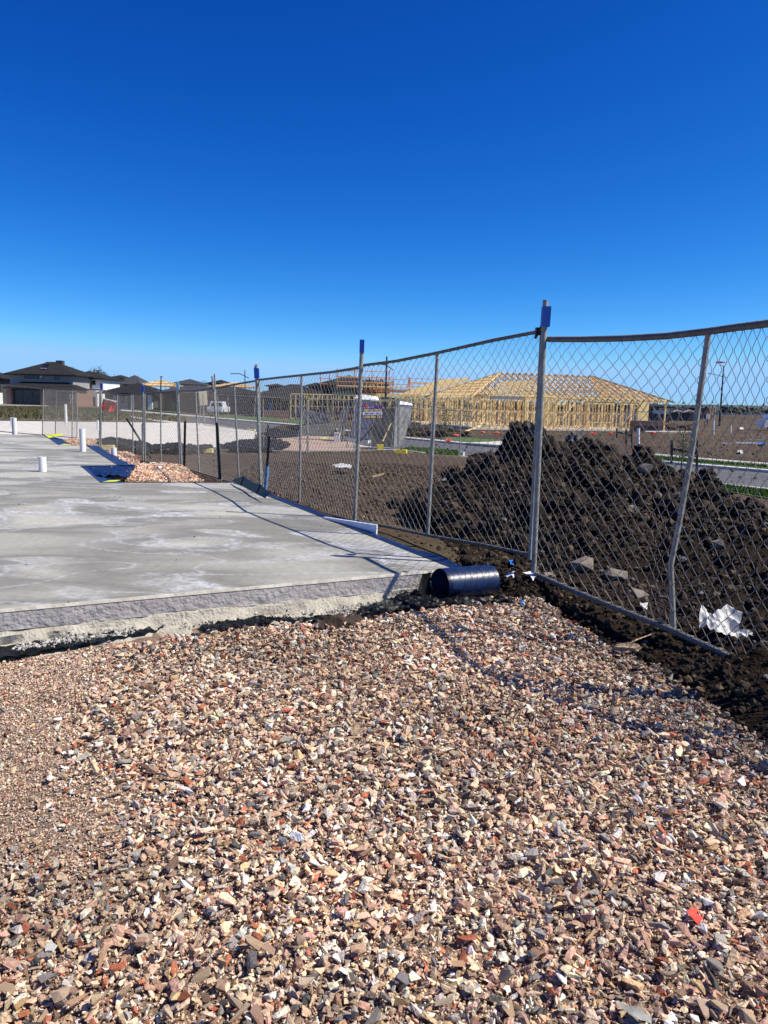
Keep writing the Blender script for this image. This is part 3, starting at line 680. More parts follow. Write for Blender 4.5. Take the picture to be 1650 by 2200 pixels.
# ------------------------------------------------------------------ chain wire fence panels
def lerp(a, b, t): return a+(b-a)*t
def polyl(pts, t):
    k = t*(len(pts)-1); i = min(int(k), len(pts)-2); return lerp(pts[i], pts[i+1], k-i)
def panel(label, topl, botl, mids, rt=.016, rp=.019, near=True, Wd=.052, Hd=.056, wr=.0019, ext_l=0, ext_r=0, midpts=None, group='wire mesh temporary fence panels', rails=True, rn=8, skip=()):
    """topl, botl: world polylines left->right of the two rails; mids: fractions of the mid posts"""
    base = (botl[0]+botl[-1])/2
    t = thing('temporary_fence', label, 'fence panel', base, group)
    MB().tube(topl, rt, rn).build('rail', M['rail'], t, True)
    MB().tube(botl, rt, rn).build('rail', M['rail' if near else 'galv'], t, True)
    for (a, b, e) in [((botl[0], topl[0], ext_l), (botl[-1], topl[-1], ext_r))[q_] for q_ in (0, 1) if q_ not in skip]:
        d = (b-a).normalized()
        MB().tube([a-d*.04, lerp(a, b, .5), b+d*e], rp, rn).build('post', M['galv'], t, True)
    for i, f in enumerate(mids):
        pts = midpts if midpts else [polyl(botl, f), lerp(polyl(botl, f), polyl(topl, f), .5), polyl(topl, f)]
        MB().tube(pts, rp*.92, rn).build('post', M['galv'], t, True)
    L = (topl[-1]-topl[0]).length; H_ = (topl[0]-botl[0]).length
    nw = max(8, int(L/Wd)); ns = max(8, int(H_/Hd)); Vv, Ff = [], []
    nrm = (topl[-1]-topl[0]).cross(Vector((0, 0, 1))).normalized()
    jx = rng.normal(0, .055 if near else 0, (nw+2, ns+1)); 
    for i in range(nw):
        line = []
        for j in range(ns+1):
            sgn = 1 if (i+j) % 2 == 0 else -1
            node = i+(1 if sgn > 0 else 0)
            u = (node+jx[node, j])/nw; u = min(max(u, 0), 1); v = j/ns
            lo = polyl(botl, u); hi = polyl(topl, u); p = lerp(lo, hi, v*.985+.005)
            if near and .04 < v < .96:
                p = p+nrm*(.004*sgn)+(topl[-1]-topl[0]).normalized()*(-sgn*.0022)
                dz = (hi-lo).normalized()*.008; line += [p-dz, p+dz]
            else: line.append(p+nrm*(.003*sgn))
        i0 = len(Vv)
        k3 = 4 if near else 3
        for k, p in enumerate(line):
            q = line[min(k+1, len(line)-1)]-line[max(k-1, 0)]
            ex = nrm; ey = q.cross(nrm).normalized()
            for m_ in range(k3): a = 2*math.pi*m_/k3; Vv.append(p+(ex*math.cos(a)+ey*math.sin(a))*wr)
        for k in range(len(line)-1):
            for m_ in range(k3): a = i0+k*k3+m_; b = i0+k*k3+(m_+1) % k3; Ff.append((a, b, b+k3, a+k3))
    off = world_of(t)
    np_mesh('wire_mesh', np.array([tuple(v-off) for v in Vv]), np.array(Ff), M['wire'], t)
    # tie wires round the rails
    mb = MB()
    if near:
        for i in range(0, nw, 2):
            for ln in (topl, botl):
                p = polyl(ln, i/nw); d = (ln[-1]-ln[0]).normalized()
                mb.tube([p+(nrm*math.cos(a)+Vector((0, 0, 1))*math.sin(a))*(rt+.002)+d*a*.004 for a in np.linspace(0, 6.0, 7)], .0022, 3)
        mb.build('tie_wires', M['wire'], t, kind='stuff')
    return t
# near line (pixel pairs -> world), depth from post height
pD = (W(1166, 712, 6.35), W(1136, 1192, 6.25)); pE = (W(776, 792, 8.75), W(760, 1117, 8.75))
top = [W(1165, 711, 6.35), W(1060, 731, 6.8), W(940, 758, 7.5), W(850, 776, 8.1), W(779, 785, 8.75)]
bot = [W(1139, 1192, 6.3), W(1040, 1171, 6.8), W(919, 1150, 7.5), W(840, 1133, 8.1), W(761, 1118, 8.75)]
panel('galvanised panel behind the near slab corner left of the tallest post', top, bot, [.5], ext_r=0, ext_l=0, wr=.0024, skip=(1,))
top = [W(1178, 729, 6.2), W(1250, 729, 5.78), W(1340, 727, 5.38), W(1430, 722, 5.05), W(1520, 712, 4.74), W(1585, 703, 4.52), W(1650, 695, 4.3), W(1800, 672, 3.92)]
bot = [W(1152, 1234, 6.2), W(1215, 1262, 5.8), W(1300, 1297, 5.35), W(1385, 1331, 4.95), W(1440, 1352, 4.75), W(1540, 1398, 4.45), W(1640, 1445, 4.2), W(1800, 1520, 3.8)]
panel('bent panel on the right with its bottom rail buried in the soil', top, bot, [.55], midpts=[W(1447, 1352, 4.8), W(1444, 1270, 4.82), W(1441, 1215, 4.8), W(1460, 1120, 4.8), W(1488, 960, 4.78), W(1522, 716, 4.74)], rp=.021, wr=.0025, rt=.0225, skip=(0,))
e0, e1 = W(1805, 672, 3.9), W(1805, 1522, 3.75)
panel('panel continuing the bent fence past the right photo edge', [e0, e0+Vector((.6, -.62, 0)), e0+Vector((1.6, -1.7, 0))], [e1, e1+Vector((.6, -.62, -.02)), e1+Vector((1.6, -1.7, -.05))], [.5], wr=.0025, rt=.027)
top = [W(772, 790, 8.75), W(715, 799, 9.7), W(648, 806, 10.8), W(600, 811, 11.6), W(556, 816, 12.4)]
bot = [W(759, 1119, 8.8), W(700, 1103, 9.8), W(643, 1086, 10.8), W(600, 1070, 11.7), W(560, 1055, 12.4)]
panel('second panel back, behind the long right edge of the slab', top, bot, [.5], wr=.0024, skip=(0,))
top = [W(550, 818, 12.5), W(503, 826, 13.6), W(463, 834, 14.7)]; bot = [W(557, 1052, 12.5), W(512, 1024, 13.6), W(474, 1030, 14.8)]
bot = [W(557, 1052, 12.5), W(514, 1040, 13.6), W(476, 1031, 14.8)]
panel('third panel back, behind the far corner of the slab', top, bot, [.5], wr=.0022, skip=(0, 1))
top = [W(461, 834, 14.9), W(420, 839, 16.4), W(383, 840, 18.0)]; bot = [W(471, 1028, 14.9), W(428, 1015, 16.4), W(389, 1002, 18.0)]
panel('fourth panel back, behind the heap of pink gravel', top, bot, [.5], near=False, wr=.0022)
top = [W(380, 840, 18.1), W(345, 843, 18.9), W(311, 844, 19.8)]; bot = [W(386, 1002, 18.1), W(346, 997, 18.9), W(312, 991, 19.8)]
panel('fifth panel back, seen past the leaning black bar', top, bot, [.5], near=False, wr=.0022)
top = [W(308, 844, 19.9), W(264, 849, 21.5), W(217, 837, 23.3)]; bot = [W(311, 991, 19.9), W(262, 979, 21.5), W(217, 965, 23.3)]
panel('sagging panel in front of the hanging red cloth', top, bot, [.25, .62], near=False, wr=.0024)
top = [W(214, 837, 23.5), W(155, 836, 26), W(93, 835, 28.6)]; bot = [W(214, 962, 23.5), W(155, 949, 26), W(91, 933, 28.6)]
panel('panel behind the slab running left from the corner post', top, bot, [.5], near=False, wr=.0026)
top = [W(167, 843, 28.7), W(121, 839, 29), W(0, 826, 29.5), W(-80, 818, 30)]; bot = [W(165, 941, 28.7), W(118, 937, 29), W(0, 927, 29.5), W(-80, 921, 30)]
panel('cream lit panel crossing in front of the brick house', top, bot, [.33], near=False, wr=.0026)
# extra upright tubes beside the panel ends, with the blue sleeves
def upright(label, a, b, r_=.022, cap=None, cap_m='cap', grp='loose steel tubes clamped to the fence'):
    t = thing('fence_post', label, 'post', a, grp); d = (b-a).normalized()
    MB().tube([a-d*.05, lerp(a, b, .5), b], r_, 10).build('tube', M['galv'], t, True)
    if cap:
        c0, c1, wd = cap; MB().hexa(*[[p+Vector((sx*wd/2, sy*wd/2, 0)) for sx, sy in ((-1, -1), (1, -1), (1, 1), (-1, 1))] for p in (c0, c1)]).build('post_sleeve', M[cap_m], t)
    return t
upright('tallest near post topped with a dark blue sleeve', W(1147, 1218, 6.2), W(1172, 645, 6.2), .0225, (W(1171, 702, 6.2), W(1174, 659, 6.2), .066))
upright('post with long blue cap where the first two panels meet', W(762, 1118, 8.7), W(778, 733, 8.7), .023, (W(777.2, 758, 8.7), W(778, 730, 8.7), .052))
upright('two-tipped post with blue cap beside the far slab corner', W(560, 1056, 12.3), W(551, 783, 12.3), .022, (W(552, 813, 12.3), W(551, 791, 12.3), .075))
upright('thin second tip rising behind the far slab corner post', W(565, 1050, 12.5), W(547.5, 786, 12.5), .012)
upright('left one of two crossed bare poles behind the slab corner', W(475, 1031, 14.7), W(456, 808, 14.7), .02)
upright('right one of two crossed bare poles behind the slab corner', W(468, 1010, 15.2), W(461, 803, 15.2), .018)
upright('post with pale faded sleeve behind the pink gravel heap', W(390, 1002, 17.9), W(381.5, 820, 17.9), .022, (W(382.5, 837, 17.9), W(381.5, 822, 17.9), .055), 'capfade')
upright('blue capped post behind the white pipe on the far slab', W(307, 990, 20.0), W(307, 827, 20), .022, (W(307, 842, 20), W(307, 829, 20), .07))
upright('blue capped corner post next to the red cloth', W(213, 966, 23.4), W(218, 822, 23.4), .024, (W(218, 836, 23.4), W(218, 824, 23.4), .07), 'cap')
# clamp on the near double post, blue tape bands
mb = MB(); q = W(1157, 712, 6.3); mb.box(q, (.05, .05, .06)); mb.tube([q+Vector((-.03, -.02, -.06)), q+Vector((0, -.03, 0)), q+Vector((.03, -.02, .07))], .012, 6)
tag(recenter(mb.build('fence_clamp', M['picket'])), 'dark clamp joining the panel rail to the tallest post', 'clamp')
for (px, py, d, lab, ex) in ((1303, 727, 5.68, 'blue tape band round the top rail of the bent panel', (1311, 726.6, 5.65)), (1246, 1275, 5.62, 'blue tape band round the buried bottom rail', (1256, 1279, 5.57)), (770, 790, 8.8, 'blue tape band left of the capped middle post', (764, 791, 8.9)), (1103, 1184, 6.5, 'worn blue tape on the bottom rail near the tall post', (1109, 1185.4, 6.46))):
    tag(recenter(MB().tube([W(px, py, d), W(*ex)], .0185, 8).build('tape_band', M['cap'])), lab, 'tape')

# ---- second fence line across the dirt
def quick(label, tl, tr, bl, br, dl, dr, mids=(.5,), near=False, **k):
    return panel(label, [W(*tl, dl), W(*tr, dr)], [W(*bl, dl), W(*br, dr)], list(mids), near=near, Wd=.1, Hd=.09, wr=.0023, rt=.019, rp=.021, rn=6, **k)
quick('left panel of the fence line across the dirt', (467, 848), (660, 858), (471, 967), (660, 970), 25.6, 26.2)
quick('panel carrying the purple and yellow banner', (662, 858), (855, 860), (662, 970), (855, 966), 26.3, 27.6)
quick('right panel of the dirt fence line sloping to the road', (858, 860), (990, 884), (857, 966), (988, 981), 27.7, 30, (.5,))
quick('distant panel beside the road behind the cream board', (434, 846), (549, 853), (441, 913), (545, 925), 43, 40)
quick('panel lying back against the grey shade cloth sheets', (655, 872), (738, 896), (640, 936), (728, 934), 33, 31.5, (.45,))
quick('white tube framed panel leaning beside the portable toilet', (765, 862), (852, 862), (745, 960), (840, 962), 29, 29.6, (.5,))
for i in range(6):
    x0 = 1003+i*83; x1 = x0+80; q = lambda x: 879+(x-1003)*.014
    quick(('first', 'second', 'third', 'fourth', 'fifth', 'sixth')[i]+' panel from the left in the fence round the timber house', (x0, q(x0)), (x1, q(x1)), (x0, q(x0)+46), (x1, q(x1)+46), 62.5, 62.5, (.5,), group='panels round the timber framed house')

# banner
ban = thing('fence_banner', 'purple, yellow and white hire banner hanging on the far fence', 'banner', W(800, 899, 26.9))
bl, br = (W(780, 899, 27.0), W(821.5, 899, 27.2)); tl, tr = (W(780, 871, 27.0), W(821.5, 871, 27.2))
off = Vector((0, -.04, 0)); M['purple'] = mat('purple_print', (.07, .015, .22), .6); M['ylw'] = mat('yellow_print', (.85, .68, .03), .6); M['wht'] = mat('white_print', (.8, .8, .82), .6)
MB().hexa([bl+off, br+off, br+off*.7, bl+off*.7], [tl+off, tr+off, tr+off*.7, tl+off*.7]).build('banner_sheet', M['purple'], ban)
def bq(u0, u1, v0, v1, m, name, o2):
    f = lambda u, v: lerp(lerp(bl, br, u), lerp(tl, tr, u), v)+off*o2
    return MB().quad(f(u0, v0), f(u1, v0), f(u1, v1), f(u0, v1)).build(name, m, ban)
bq(.0, 1, .28, .52, M['wht'], 'white_band', 1.15)
bq(.12, .26, .90, 1.05, M['red'], 'red_emblem', 1.15); bq(.26, .55, .86, .89, M['wht'], 'white_swoosh', 1.15); bq(.05, .3, .80, .83, M['ylw'], 'white_swoosh', 1.16)
def text(s, u, v, h, m, wid, parent, name='lettering'):
    cu = bpy.data.curves.new('t', 'FONT'); cu.body = s; cu.align_x = 'CENTER'; cu.align_y = 'CENTER'; cu.size = 1; cu.offset = .02
    o = bpy.data.objects.new('t', cu); C.objects.link(o); dg = bpy.context.evaluated_depsgraph_get(); me = bpy.data.meshes.new_from_object(o.evaluated_get(dg)); bpy.data.objects.remove(o)
    co = np.empty(len(me.vertices)*3, np.float32); me.vertices.foreach_get('co', co); co = co.reshape(-1, 3); lo, hi = co.min(0), co.max(0); c = (lo+hi)/2
    X = (br-bl).normalized(); Y = (tl-bl).normalized(); Nn = X.cross(Y); sx = wid/(hi[0]-lo[0]); sy = h/(hi[1]-lo[1])
    p0 = lerp(lerp(bl, br, u), lerp(tl, tr, u), v)+off*1.3-world_of(parent)
    out = np.array([tuple(p0+X*float((a[0]-c[0])*sx)+Y*float((a[1]-c[1])*sy)) for a in co], np.float32); me.vertices.foreach_set('co', out.ravel()); me.update()
    me.materials.clear(); me.materials.append(m); o = bpy.data.objects.new(name, me); C.objects.link(o); o.parent = parent
bw = (br-bl).length; bh = (tl-bl).length
text('SAME DAY FENCE', .5, .64, bh*.17, M['ylw'], bw*.92, ban); text('TEMPORARY FENCE', .5, .40, bh*.15, M['purple'], bw*.9, ban); text('1300 836 733', .5, .13, bh*.19, M['ylw'], bw*.92, ban)
# cream board and its prop, small board by the brick house
sb = thing('sign_board', 'cream blank-backed board on stakes by the far road', 'sign', W(437, 905, 40))
MB().hexa([W(429, 871, 40), W(446, 870, 40), W(446, 870, 40.05), W(429, 871, 40.05)], [W(426.5, 841, 40), W(444.5, 840, 40), W(444.5, 840, 40.05), W(426.5, 841, 40.05)]).build('board', M['card'], sb)
MB().beam(W(438, 913, 39.95), W(436, 846, 39.95), .05, .05).build('stake', M['galv'], sb); MB().beam(W(428, 912, 40.4), W(432, 868, 40.1), .04, .04).build('stake', M['galv'], sb)
sb = thing('sign_board', 'small cream notice with dark figures in front of the brick house', 'sign', W(152, 868, 90))
MB().hexa([W(149, 857.5, 90), W(157.5, 857.5, 90), W(157.5, 857.5, 90.1), W(149, 857.5, 90.1)], [W(149.5, 846.5, 90), W(157.5, 847, 90), W(157.5, 847, 90.1), W(149.5, 846.5, 90.1)]).build('board', M['card'], sb)
MB().beam(W(150, 868, 90.05), W(153, 857, 90.05), .08, .05).build('stake', M['card'], sb); MB().box(W(153, 851, 89.9), (.12, .05, .3)).box(W(152.5, 855, 89.9), (.2, .05, .1)).build('dark_print', M['frame'], sb)

# steel pickets
def picket(label, a, b, r_=.02, m='picket', blue=None):
    t = thing('star_picket', label, 'steel picket', a, 'black steel pickets'); d = (b-a).normalized(); x = d.cross(Vector((0, 1, 0))).normalized(); y = d.cross(x); mb = MB()
    for k in range(3):
        e = (x*math.cos(k*2.094)+y*math.sin(k*2.094)); sd = d.cross(e)*.004
        mb.hexa([a-sd, a+sd, a+sd+e*r_, a-sd+e*r_], [b-sd, b+sd, b+sd+e*r_, b-sd+e*r_])
    mb.build('bar', M[m], t)
    if blue: MB().tube(blue, .024, 8).build('blue_wrap', M['capfade'], t)
picket('black bar leaning left over the far slab edge', W(326, 986, 20.5), W(272, 898, 20.5), .03)
picket('short black picket before the heap of pink gravel', W(396, 1007, 17), W(398, 905, 17), .03)
picket('black picket crossing the two bare poles', W(474, 1030, 14.5), W(466, 908, 14.5), .03)
picket('picket with blue wrap leaning beside the far slab corner', W(570, 1056, 11.9), W(579, 938, 11.9), .022, blue=[W(570.5, 1052, 11.85), W(575.5, 1003, 11.85)])
for (px, y0, y1, d, lab) in ((576, 962, 912, 32, 'short dark stake on the far side of the pale slab'),):
    picket(lab, W(px, y0, d), W(px, y1, d), .05)
# fence feet
def foot(label, p, sx, sy, sz, m, rz=0):
    t = thing('support_block', label, 'fence foot', p, 'plastic feet under the fence'); mb = MB(); h = Vector((sx/2, sy/2, 0)); Rz = Matrix.Rotation(rz, 3, 'Z')
    f = lambda x, y, z: p+Rz@Vector((x*sx/2, y*sy/2, z*sz))
    mb.hexa([f(-1, -1, 0), f(1, -1, 0), f(1, 1, 0), f(-1, 1, 0)], [f(-.92, -.8, 1), f(.92, -.8, 1), f(.92, .8, 1), f(-.92, .8, 1)]); mb.build('block', M[m], t)
    MB().box(p+Vector((0, 0, sz+.01)), (sx*.2, sy*.35, .03)).build('socket', M['rubber'], t)
foot('long pale yellow foot under the corner of the left fence', GP(226, 966, -.1), .62, .25, .15, 'paleyel', .05)
foot('small pale yellow foot beside the crossed poles', GP(448, 972, -.12), .3, .25, .13, 'paleyel')
foot('bright yellow foot in front of the portable toilet', GP(817, 966, -.2), .26, .3, .2, 'yellow')
foot('bright yellow foot at the joint of the dirt fence', GP(862, 974, -.2), .42, .25, .14, 'yellow', -.2)
foot('pale yellow foot on the far pad by the capped post', GP(540, 926, -.2), .5, .3, .12, 'paleyel')
# red cloth
mb = MB(); nx, ny = 14, 9
def rc(i, j):
    u, v = i/nx, j/ny; px = 221+u*29-(1-v)*(-2); py = 857+v*26-(u*(-3))*(1-v)+abs(u-.5)*-4*v+u*3*v
    p = W(px, py, 23.2); return p+Vector((0, -.06-.12*math.sin(u*9+v*3)*v, 0))
for i in range(nx):
    for j in range(ny): mb.quad(rc(i, j), rc(i+1, j), rc(i+1, j+1), rc(i, j+1))
o = mb.build('red_cloth', M['redcloth'], smooth=True, weld=True); tag(recenter(o), 'red cloth tied to the sagging panel of the far fence', 'cloth')
mb = MB(); mb.tube([W(222, 857, 23.1), W(236, 860, 23.1), W(251, 864, 23.1)], .03, 6); tag(recenter(mb.build('tie_rope', M['whitepl'])), 'white hem rope along the top of the red cloth', 'rope')

# ------------------------------------------------------------------ roads, verges, far slabs
ZR = -.36
def sheet(name, far, near, z, m, h=.0, thick=.0):
    mb = MB(); n = len(far)
    fp = [GP(*p, z=z) for p in far]; npp = [GP(*p, z=z) for p in near]
    for i in range(n-1):
        a, b, c, d = fp[i], fp[i+1], npp[i+1], npp[i]
        if thick: mb.hexa([q-Vector((0, 0, thick)) for q in (a, b, c, d)], [a, b, c, d])
        else: mb.quad(a, b, c, d)
    return struct(mb.build(name, m))
far_r = [(1760, 1018), (1650, 1010), (1492, 997), (1085, 958), (990, 951), (878, 941), (640, 913), (400, 893), (260, 882)]
near_r = [(1760, 1060), (1650, 1048), (1514, 1034), (1076, 988), (991, 979), (850, 965), (640, 940), (400, 909), (280, 894)]
def clear_road():
    # flatten the dirt under the road so that the sheets lie on it
    me = g.data; co = np.empty(len(me.vertices)*3, np.float32); me.vertices.foreach_get('co', co); co = co.reshape(-1, 3)
    poly = [GP(px, py+9, ZR)[:2] for px, py in near_r]+[GP(px, py-12, ZR)[:2] for px, py in reversed(far_r)]
    p = np.array(poly); x, y = co[:, 0], co[:, 1]; ins = np.zeros(len(x), bool); j = len(p)-1
    for i in range(len(p)):
        c = ((p[i, 1] > y) != (p[j, 1] > y)) & (x < (p[j, 0]-p[i, 0])*(y-p[i, 1])/(p[j, 1]-p[i, 1]+1e-12)+p[i, 0]); ins ^= c; j = i
    co[:, 2] = np.where(ins, np.minimum(co[:, 2], ZR-.05), np.minimum(co[:, 2], np.where((y > 30), ZR-.02, 9)))
    me.vertices.foreach_set('co', co.ravel()); me.update()
clear_road()
sheet('road', far_r, near_r, ZR, M['asphalt'])
sheet('kerb', [(x, y-2.2) for x, y in far_r], far_r, ZR+.09, M['kerb'], thick=.14)
sheet('kerb', near_r, [(x, y+3.4) for x, y in near_r], ZR+.09, M['kerb'], thick=.14)
sheet('grass_verge', [(1700, 999), (1650, 998), (1500, 987), (1380, 975)], [(1700, 1009), (1650, 1006), (1492, 994), (1370, 985)], ZR+.10, M['lawn'], thick=.1)
sheet('grass_verge', [(1720, 1060), (1650, 1053), (1520, 1037), (1400, 1022)], [(1720, 1078), (1650, 1070), (1540, 1052), (1400, 1034)], ZR+.12, M['lawn'], thick=.2)
sheet('footpath', [(1700, 998.5), (1650, 994.5), (1500, 983), (1380, 972)], [(1700, 1003), (1650, 999), (1500, 987.5), (1380, 976)], ZR+.13, M['kerb'], thick=.1)
sheet('grass_verge', [(1075, 945), (1010, 941), (960, 938)], [(1050, 954), (990, 948.5), (950, 944)], ZR+.10, M['lawn'], thick=.1)
sheet('driveway', [(1100, 946), (1050, 949)], [(1085, 957), (1000, 951)], ZR+.125, M['kerb'], thick=.1)
sheet('grass_verge', [(985, 968), (930, 964), (880, 960)], [(985, 977), (930, 972), (860, 966)], ZR+.14, M['lawn'], thick=.1)
sheet('grass_verge', [(660, 903), (560, 896), (460, 890)], [(660, 911), (560, 903), (460, 896)], ZR+.10, M['lawn'], thick=.1)
sheet('grass_verge', [(400, 881), (330, 877), (260, 874)], [(400, 888), (330, 883), (260, 879)], ZR+.10, M['lawn'], thick=.1)
sheet('rough_grass', [(420, 895), (200, 872), (0, 868), (-120, 866)], [(400, 906), (250, 906), (0, 902), (-120, 900)], -.30, M['drygrass'], thick=.3)
sheet('concrete_pad', [(-160, 899), (0, 904), (270, 907), (430, 909), (548, 925)], [(-160, 925), (0, 936), (200, 950), (330, 958), (540, 962)], -.10, M['paleconc'], thick=.3)
sheet('crushed_rock_patch', [(575, 936), (640, 926), (700, 933), (770, 955)], [(575, 966), (640, 968), (700, 968), (775, 966)], -.17, M['pinkgravel'], thick=.3)
# pale low strip in front of the brick house
sheet('footpath', [(170, 866), (0, 864), (-60, 864)], [(165, 872), (0, 869.5), (-60, 869)], -.2, M['kerb'], thick=.2)

P4 = [GP(px, py, -.30)[:2] for px, py in ((-100, 872), (0, 873), (180, 876), (400, 897), (400, 905), (250, 905), (0, 900), (-100, 899))]
x, y = poly_pts(P4, 26000); n = len(x); hgt = rng.uniform(.06, .28, n)*(1+.8*vnoise(x, y, .25, 61, 3)); hgt = np.clip(hgt, .03, .5); a = rng.uniform(0, 6.28, n); wdt = rng.uniform(.03, .10, n); b0 = np.stack([x, y, np.full(n, -.31)], 1)
dx = np.stack([np.cos(a)*wdt, np.sin(a)*wdt, np.zeros(n)], 1); tipp = b0+np.stack([rng.normal(0, .08, n), rng.normal(0, .08, n), hgt], 1)
cc = np.array([[.10, .085, .035]])*rng.uniform(.5, 1.6, (n, 1)); kk = rng.uniform(0, 1, n) < .3; cc[kk] = np.array([.05, .075, .02])*rng.uniform(.7, 1.4, (kk.sum(), 1))
np_mesh('dry_grass_tufts', np.stack([b0-dx, b0+dx, tipp], 1).reshape(-1, 3), np.arange(n*3).reshape(-1, 3), M['stone'], g, np.repeat(cc, 3, 0), 'stuff')
for (pl_, z_, nn) in (([(1400, 1023), (1520, 1038), (1650, 1054), (1720, 1061), (1720, 1077), (1650, 1069), (1540, 1051), (1400, 1033)], ZR+.12, 9000), ([(1380, 976), (1500, 988), (1650, 999), (1650, 1005), (1492, 993), (1370, 984)], ZR+.1, 9000), ([(985, 969), (930, 965), (880, 961), (860, 966), (930, 972), (985, 977)], ZR+.14, 3000)):
    pq = [GP(a_, b_, z_)[:2] for a_, b_ in pl_]; x, y = poly_pts(pq, nn*2); n = len(x); a = rng.uniform(0, 6.28, n); b0 = np.stack([x, y, np.full(n, z_)], 1); dx = np.stack([np.cos(a)*.012, np.sin(a)*.012, np.zeros(n)], 1); tipp = b0+np.stack([rng.normal(0, .02, n), rng.normal(0, .02, n), rng.uniform(.03, .09, n)], 1)
    np_mesh('grass_blades', np.stack([b0-dx, b0+dx, tipp], 1).reshape(-1, 3), np.arange(n*3).reshape(-1, 3), M['stone'], g, np.repeat(np.array([[.06, .13, .015]])*rng.uniform(.5, 1.5, (n, 1)), 3, 0), 'stuff')
pq = [q_[:2] for q_ in (AL+Vector((3, .2, 0)), SL['B'], SL['C'], SL['D'], SL['E'], SL['I'], SL['J'])]; x, y = poly_pts(pq, 260); n = len(x); size = rng.uniform(.006, .022, n)*rng.uniform(.5, 1.2, n)
scatter_mesh('slab_crumbs', np.stack([x, y, np.full(n, SLAB_Z+.003)], 1)-np.array(tuple(world_of(slab))), size, np.array([[.06, .045, .03]])*rng.uniform(.5, 3, (n, 1)), [clodshape(80+i, 1) for i in range(4)], M['clod'], slab)
# pink gravel heaps round the slab steps
def mound(label, poly_px, z, ht, N):
    poly = [GP(px, py, z)[:2] for px, py in poly_px]; c = np.mean(np.array(poly), 0); ext = np.abs(np.array(poly)-c).max(0)
    x, y = poly_pts(poly, N); r = np.hypot((x-c[0])/ext[0], (y-c[1])/ext[1]); zz = z+ht*np.clip(1-r, 0, 1)+vnoise(x, y, 2.5, 31, 2)*.04
    n = len(x); size = np.exp(rng.normal(np.log(.036), .4, n)); t = thing('gravel_heap', label, 'gravel heap', (float(c[0]), float(c[1]), z))
    P = np.stack([x, y, zz], 1)-np.array([c[0], c[1], z]); scatter_mesh('pebbles', P, size, stone_cols(n, .8), tet, M['stone'], t)
    m_ = MB(); k = len(poly)
    pts = [Vector((p[0], p[1], z-.04)) for p in poly]; cc = Vector((c[0], c[1], z+ht*.75))
    for i in range(k): m_.quad(pts[i], pts[(i+1) % k], cc)
    m_.build('heap_core', M['pinkgravel'], t)
mound('pink gravel heap in the notch between slab corner and fence', [(218, 1034), (232, 1024), (282, 1022), (300, 1002), (350, 994), (385, 1003), (440, 1034)], .12, .10, 15000)
mound('smaller pink gravel heap round the short white pipe', [(205, 975), (235, 965), (300, 988), (300, 1000), (262, 999)], .05, .12, 6000)
mound('flat pink gravel strip beyond the far step of the slab', [(120, 944), (170, 940), (215, 950), (190, 957), (132, 956)], .0, .08, 6000)
# black plastic heaps beyond the slab
crumple('plastic_sheet', [(205, 950), (240, 944), (285, 952), (300, 966), (250, 964), (212, 962)], -.08, M['blackpl'], 'black plastic bunched behind the corner post of the left fence', 'plastic sheet', .12, .1, seed=12)
crumple('plastic_sheet', [(265, 956), (300, 953), (330, 962), (380, 957), (420, 963), (455, 961), (458, 969), (400, 974), (350, 970), (310, 975), (285, 967)], -.08, M['blackpl'], 'long black plastic pile along the near edge of the far pad', 'plastic sheet', .12, .1, seed=14)
crumple('plastic_sheet', [(470, 962), (520, 950), (600, 948), (625, 960), (600, 970), (500, 972)], -.15, M['blackpl'], 'black plastic pile between pale pad and crushed rock', 'plastic sheet', .12, .1, seed=16)
crumple('plastic_sheet', [(560, 935), (600, 926), (650, 930), (645, 940), (590, 944)], -.2, M['blackpl'], 'black plastic at the road side of the crushed rock', 'plastic sheet', .12, .12, seed=18)

# ------------------------------------------------------------------ litter
bagp = hit(1570, 1375)
crumple('plastic_bag', [(1500, 1328), (1508, 1314), (1518, 1313), (1526, 1330), (1545, 1326), (1568, 1316), (1582, 1319), (1591, 1334), (1586, 1350), (1588, 1364), (1612, 1370), (1632, 1388), (1632, 1400), (1615, 1410), (1598, 1408), (1582, 1392), (1565, 1378), (1545, 1376), (1525, 1364), (1502, 1352)], bagp.z+.05, M['whitepl'], 'torn white plastic bag caught on the soil under the bent fence', 'plastic bag', .05, .012, seed=21, fold=9, zf=lambda x_, y_: bagp.z+.05+(y_-bagp.y)*.9, on=(bagp+Vector((0, 0, .05)), .9))
crumple('plastic_sheet', [(712, 1003), (735, 999), (757, 1004), (752, 1009), (725, 1008)], .09, M['whitepl'], 'white plastic scrap on the brown dirt behind the fence', 'plastic scrap', .05, .06, seed=22)
for px, py, l, a, m, lab in ((812, 1024, .28, .6, 'stone_brown', 'pale broken timber offcut on the dirt behind the fence'), (1061, 1262, .0, 0, 'cap', '')):
    if l: p = GP(px, py, .14); d = Vector((math.cos(a), math.sin(a), 0))*l/2; tag(recenter(MB().beam(p-d, p+d+Vector((0, 0, .05)), .05, .025).build('timber_offcut', M[m])), lab, 'timber')
_u = 0
